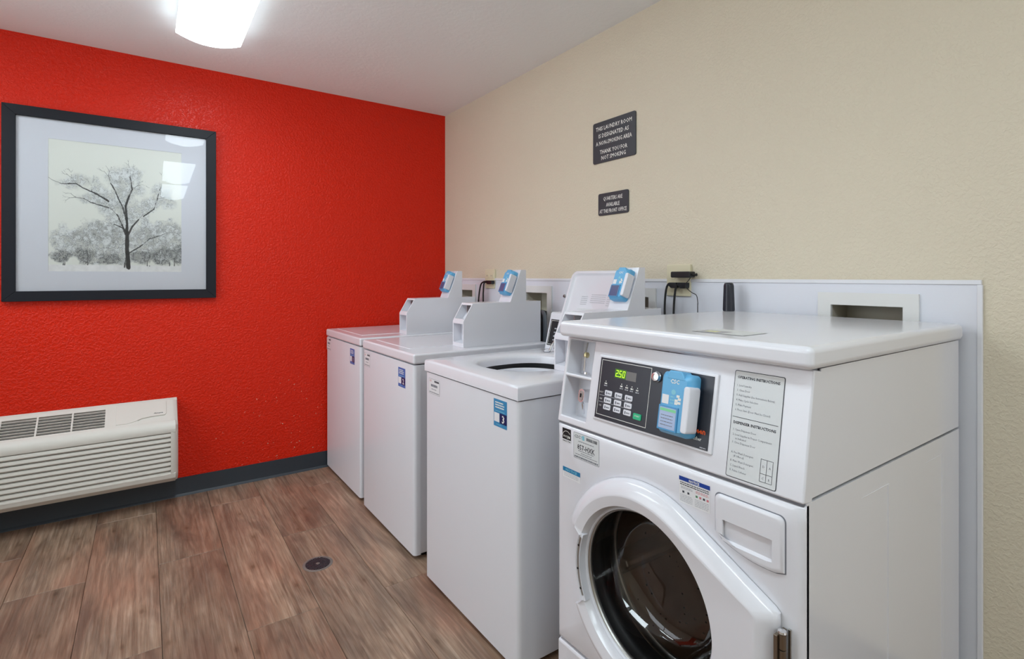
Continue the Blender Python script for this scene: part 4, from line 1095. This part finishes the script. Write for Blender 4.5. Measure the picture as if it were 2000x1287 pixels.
# maker's lettering partly covered by the reader
pf.text('Speed Queen', .4825, .0745, .0165, 'orange', hgt, 'r', width=.086, bold=.03)
pf.text('Commercial Washer', .4745, .0590, .0115, 'whiteink', hgt, 'r', width=.080, bold=.01)
pf.bars(.472, .045, .487, .0022, 'paleink', hgt)
pf.build('fascia_print', cso, label='white border, pictograms and lettering')
ds = MB(CF); ds.rect(.205, .154, .244, .177, 'ledbg', .0061); ds.rect(.244, .153, .277, .175, 'ledoff', .0061)
def seg7(mb, ch, x, y, w2, h2, t2, m_, h_):
    t2 *= .72
    S = {'0': 'abcdef', '2': 'abged', '5': 'afgcd'}[ch]; sk = .10
    def R(x0, y0, x1, y1): mb.add([(x + a + sk * c_, y + c_, h_) for a, c_ in ((x0, y0), (x1, y0), (x1, y1), (x0, y1))], [(0, 1, 2, 3)], m_)
    if 'a' in S: R(0, h2 - t2, w2, h2)
    if 'd' in S: R(0, 0, w2, t2)
    if 'g' in S: R(0, h2 / 2 - t2 / 2, w2, h2 / 2 + t2 / 2)
    if 'b' in S: R(w2 - t2, h2 / 2, w2, h2)
    if 'c' in S: R(w2 - t2, 0, w2, h2 / 2)
    if 'e' in S: R(0, 0, t2, h2 / 2)
    if 'f' in S: R(0, h2 / 2, t2, h2)
for k, ch in enumerate('250'): seg7(ds, ch, .208 + k * .0115, .157, .0078, .0165, .0022, 'led', .0064)
ds.rect(.2168, .157, .2185, .159, 'led', .0064)
ds.build('price_display', cso, label='lit green digital display showing 2.50')
for r_ in range(3):
    for c_ in range(3):
        ux = (.1915, .2265, .261)[c_]; uy = (.1108, .0925, .0750)[r_]
        b2 = MB(CF); b2.prism(rr_pts(ux - .0122, uy - .0066, ux + .0122, uy + .0066, .0025, 3), .0058, .0075, 'z', 'plastic')
        b2.rect(ux - .008, uy - .004, ux - .004, uy + .003, 'greyink', .0078); b2.bars(ux - .002, uy - .0025, ux + .009, .0035, 'greyink', .0078)
        b2.build('button', cso)
b2 = MB(CF); b2.prism(rr_pts(.2815, .0650, .3065, .0795, .0025, 3), .0058, .0078, 'z', 'startg'); b2.text('START', .294, .0715, .0055, 'whiteink', .0081, 'c', width=.016)
b2.build('button', cso, label='green start button')
kl = MB(CF); kl.lathe([(.0130, .0058), (.0130, .010), (.0115, .012), (.0100, .016), (.006, .0165), (.006, .0145), (.0001, .0145)], (.341, .1763, 0), 'z', 'chrome', 24)
kl.build('key_lock', fl, label='round chrome key lock')
card_reader(fl, CF @ Matrix.Translation((.3755, .0580, .0058)), 'lcd', 1.0, .008)

# instruction label
IL = CF
il = MB(IL); x0, x1, y0, y1 = .534, .639, .0065, .2215
il.rrect(x0, y0, x1, y1, .004, 'ink', .0006); il.rrect(x0 + .0014, y0 + .0014, x1 - .0014, y1 - .0014, .003, 'label', .0009)
h_ = .0012
il.text('OPERATING INSTRUCTIONS', x0 + .007, .2055, .0075, 'ink', h_, width=.089, bold=.03)
for k, s_ in enumerate(['1. Load Laundry', '2. Close Door', '3. Add Supplies (See Instructions Below)', '4. Make Cycle Selection', '5. Make Payment', '6. Press Start (Door Must be Closed)']):
    il.text(s_, x0 + .008, .1895 - .0099 * k, .0058, 'greyink', h_, width=text_geo(s_)[2] * .0049)
il.rect(x0 + .004, .1265, x1 - .006, .1275, 'ink', h_)
il.text('DISPENSER INSTRUCTIONS', x0 + .007, .1135, .0075, 'ink', h_, width=.089, bold=.03)
for yy_, s_ in [(.100, '1. Open Dispenser Door'), (.090, '2. Load Supplies in Proper Compartment'), (.0825, '    as Indicated'), (.0745, '3. Close Dispenser Door'), (.0545, 'A. Pre-Wash Detergent'), (.0475, '    (If Offered)'), (.0380, 'B. Main Wash Detergent'), (.0285, 'C. Liquid Bleach'), (.0190, 'D. Fabric Softener')]:
    ind = .006 if s_.startswith(' ') else 0
    il.text(s_.strip(), x0 + .008 + ind, yy_, .0058, 'greyink', h_, width=text_geo(s_.strip())[2] * .0049)
il.line_frame(.605, .016, .630, .059, .0008, 'ink', h_); il.rect(.6173, .016, .6181, .059, 'ink', h_); il.rect(.605, .031, .630, .0318, 'ink', h_)
for s_, a_, b_ in (('D', .6115, .043), ('A', .624, .043), ('C', .6115, .021), ('B', .624, .021)): il.text(s_, a_, b_, .006, 'greyink', h_, 'c')
il.build('instruction_label', fl, label='black-bordered operating and dispenser instruction label')

# stickers on the front panel
F0 = frame((0, -.0004, 0), (1, 0, 0), (0, 0, 1))
es = MB(F0); x0, x1, y0, y1 = .023, .059, .774, .813
es.rect(x0, y0, x1, y1, 'black', 0); es.rect(x0, y0, x1, y0 + .008, 'labelw', .0002); es.text('ENERGY STAR', (x0 + x1) / 2, y0 + .002, .005, 'ink', .0005, 'c', width=.032, bold=.02)
n_ = 24
for r1, r2, a0_, a1_ in ((.0165, .0178, 35, 172),):
    P = []
    for k in range(n_ + 1):
        a = math.radians(a0_ + (a1_ - a0_) * k / n_); P.append((r1, a)); P.append((r2, a))
    es.add([(x0 + .018 + r * math.cos(a), y0 + .0155 + r * math.sin(a) * .95, .0003) for r, a in P], [(2 * k, 2 * k + 1, 2 * k + 3, 2 * k + 2) for k in range(n_)], 'whiteink')
es.text('energy', x0 + .003, y0 + .014, .012, 'whiteink', .0003, italic=.3, width=.024)
sp = []
for k in range(10):
    a = math.pi / 2 + math.pi * k / 5; r = .0048 if k % 2 == 0 else .0021; sp.append((x0 + .0295 + r * math.cos(a), y0 + .0155 + r * math.sin(a), .0004))
es.add(sp, [tuple(range(10))], 'whiteink')
es.build('energy_label', fl, label='small black energy star sticker')
cc = MB(F0); x0, x1, y0, y1 = .070, .170, .7415, .8125
cc.rrect(x0, y0, x1, y1, .003, 'greyink', 0); cc.rrect(x0 + .0010, y0 + .001, x1 - .001, y1 - .001, .002, 'label', .0002)
cc.text('CSC', x0 + .005, y1 - .014, .011, 'ink', .0004, width=.023, bold=.01); cc.text('Y', x0 + .029, y1 - .014, .011, 'cyan', .0004, bold=.01); cc.rect(x0 + .036, y1 - .016, x0 + .044, y1 - .004, 'cyan', .0004)
for k in range(22): cc.rect(x0 + .052 + k * .0019, y1 - .014, x0 + .052 + k * .0019 + random.choice((.0007, .0012)), y1 - .006, 'ink', .0004)
cc.bars(x0 + .02, y1 - .023, x0 + .08, .0018, 'greyink', .0004)
cc.text('857-HXK', (x0 + x1) / 2, y0 + .027, .0195, 'ink', .0004, 'c', width=.068, bold=.015)
for q, a_, b2_ in ((.0225, .02, .08), (.0165, .03, .072), (.0115, .006, .094)): cc.bars(x0 + a_, y0 + q, x0 + b2_, .0018, 'greyink', .0004)
cc.bars(x0 + .004, y0 + .003, x1 - .004, .0045, 'greyink', .0004)
cc.build('asset_label', fl, label='bordered asset label reading 857-HXK')
n1 = MB(F0); n1.rect(.025, .675, .097, .704, 'labelw', 0); n1.rect(.025, .692, .097, .704, 'nteal', .0002); n1.text('NOTICE', .061, .6945, .0095, 'cyan', .0004, 'c', width=.046, bold=.02)
for q in range(3): n1.bars(.031, .688 - q * .004, .090, .0013, 'paleink', .0004)
n1.build('notice_sticker', fl, label='small teal-headed notice sticker')
n2 = MB(F0); n2.rect(.421, .741, .499, .801, 'labelw', 0); n2.rect(.421, .7905, .499, .7995, 'nblue', .0002); n2.text('NOTICE', .460, .792, .0078, 'whiteink', .0004, 'c', width=.026, bold=.03)
for q in range(2): n2.bars(.424, .7855 - q * .0042, .496, .0018, 'ink', .0004)
for q in range(2): n2.bars(.426, .777 - q * .003, .456, .0012, 'paleink', .0004); n2.bars(.464, .777 - q * .003, .496, .0012, 'pink', .0004)
for (a_, m_) in ((.430, 'ink'), (.443, 'ink'), (.464, 'green'), (.473, 'pink'), (.482, 'ink'), (.491, 'pink')): n2.rect(a_, .7645, a_ + .005, .769, m_, .0004)
for q in range(5): n2.bars(.424, .759 - q * .0034, .456, .0012, 'paleink', .0004); n2.bars(.462, .759 - q * .0034, .496, .0012, 'paleink', .0004)
n2.build('notice_sticker', fl, label='larger blue-headed notice sticker')
ts = MB(frame((.397, .075, 1.1135), (1, 0, 0), (0, 1, 0))); 
ts.rect(0, 0, .13, .10, 'labelg', 0); ts.rect(.002, .002, .128, .098, 'label', .0002); ts.rect(.008, .008, .072, .055, 'labelg', .0004); ts.rect(.022, .018, .052, .042, 'yellow', .0006)
ts.build('top_label', fl, label='flat silver and pale label on the top')

# black tapered cylinder standing at the back of the front-loader's top
cy = thing('plastic_cylinder', 'black tapered plastic cylinder upright at back of the front-loading washer top', 'cylinder', (2.378, -.062, 1.1131))
pc = MB(); pc.lathe([(.019, 0), (.0205, .001), (.0185, .060), (.0170, .098), (.0155, .103), (.012, .105), (.0001, .1053)], (0, 0, 0), 'z', 'navyblk', 40)
pc.build('body', cy, angle=50)
rb = MB()
for k in range(20):
    a = 2 * math.pi * k / 20; c1, s1 = math.cos(a), math.sin(a)
    rb.tube([(.0202 * c1, .0202 * s1, .004), (.0170 * c1, .0170 * s1, .096)], .0009, 'navyblk', 5)
rb.build('grip_ribs', cy)

add_cords(w1, w2, w3, fl)
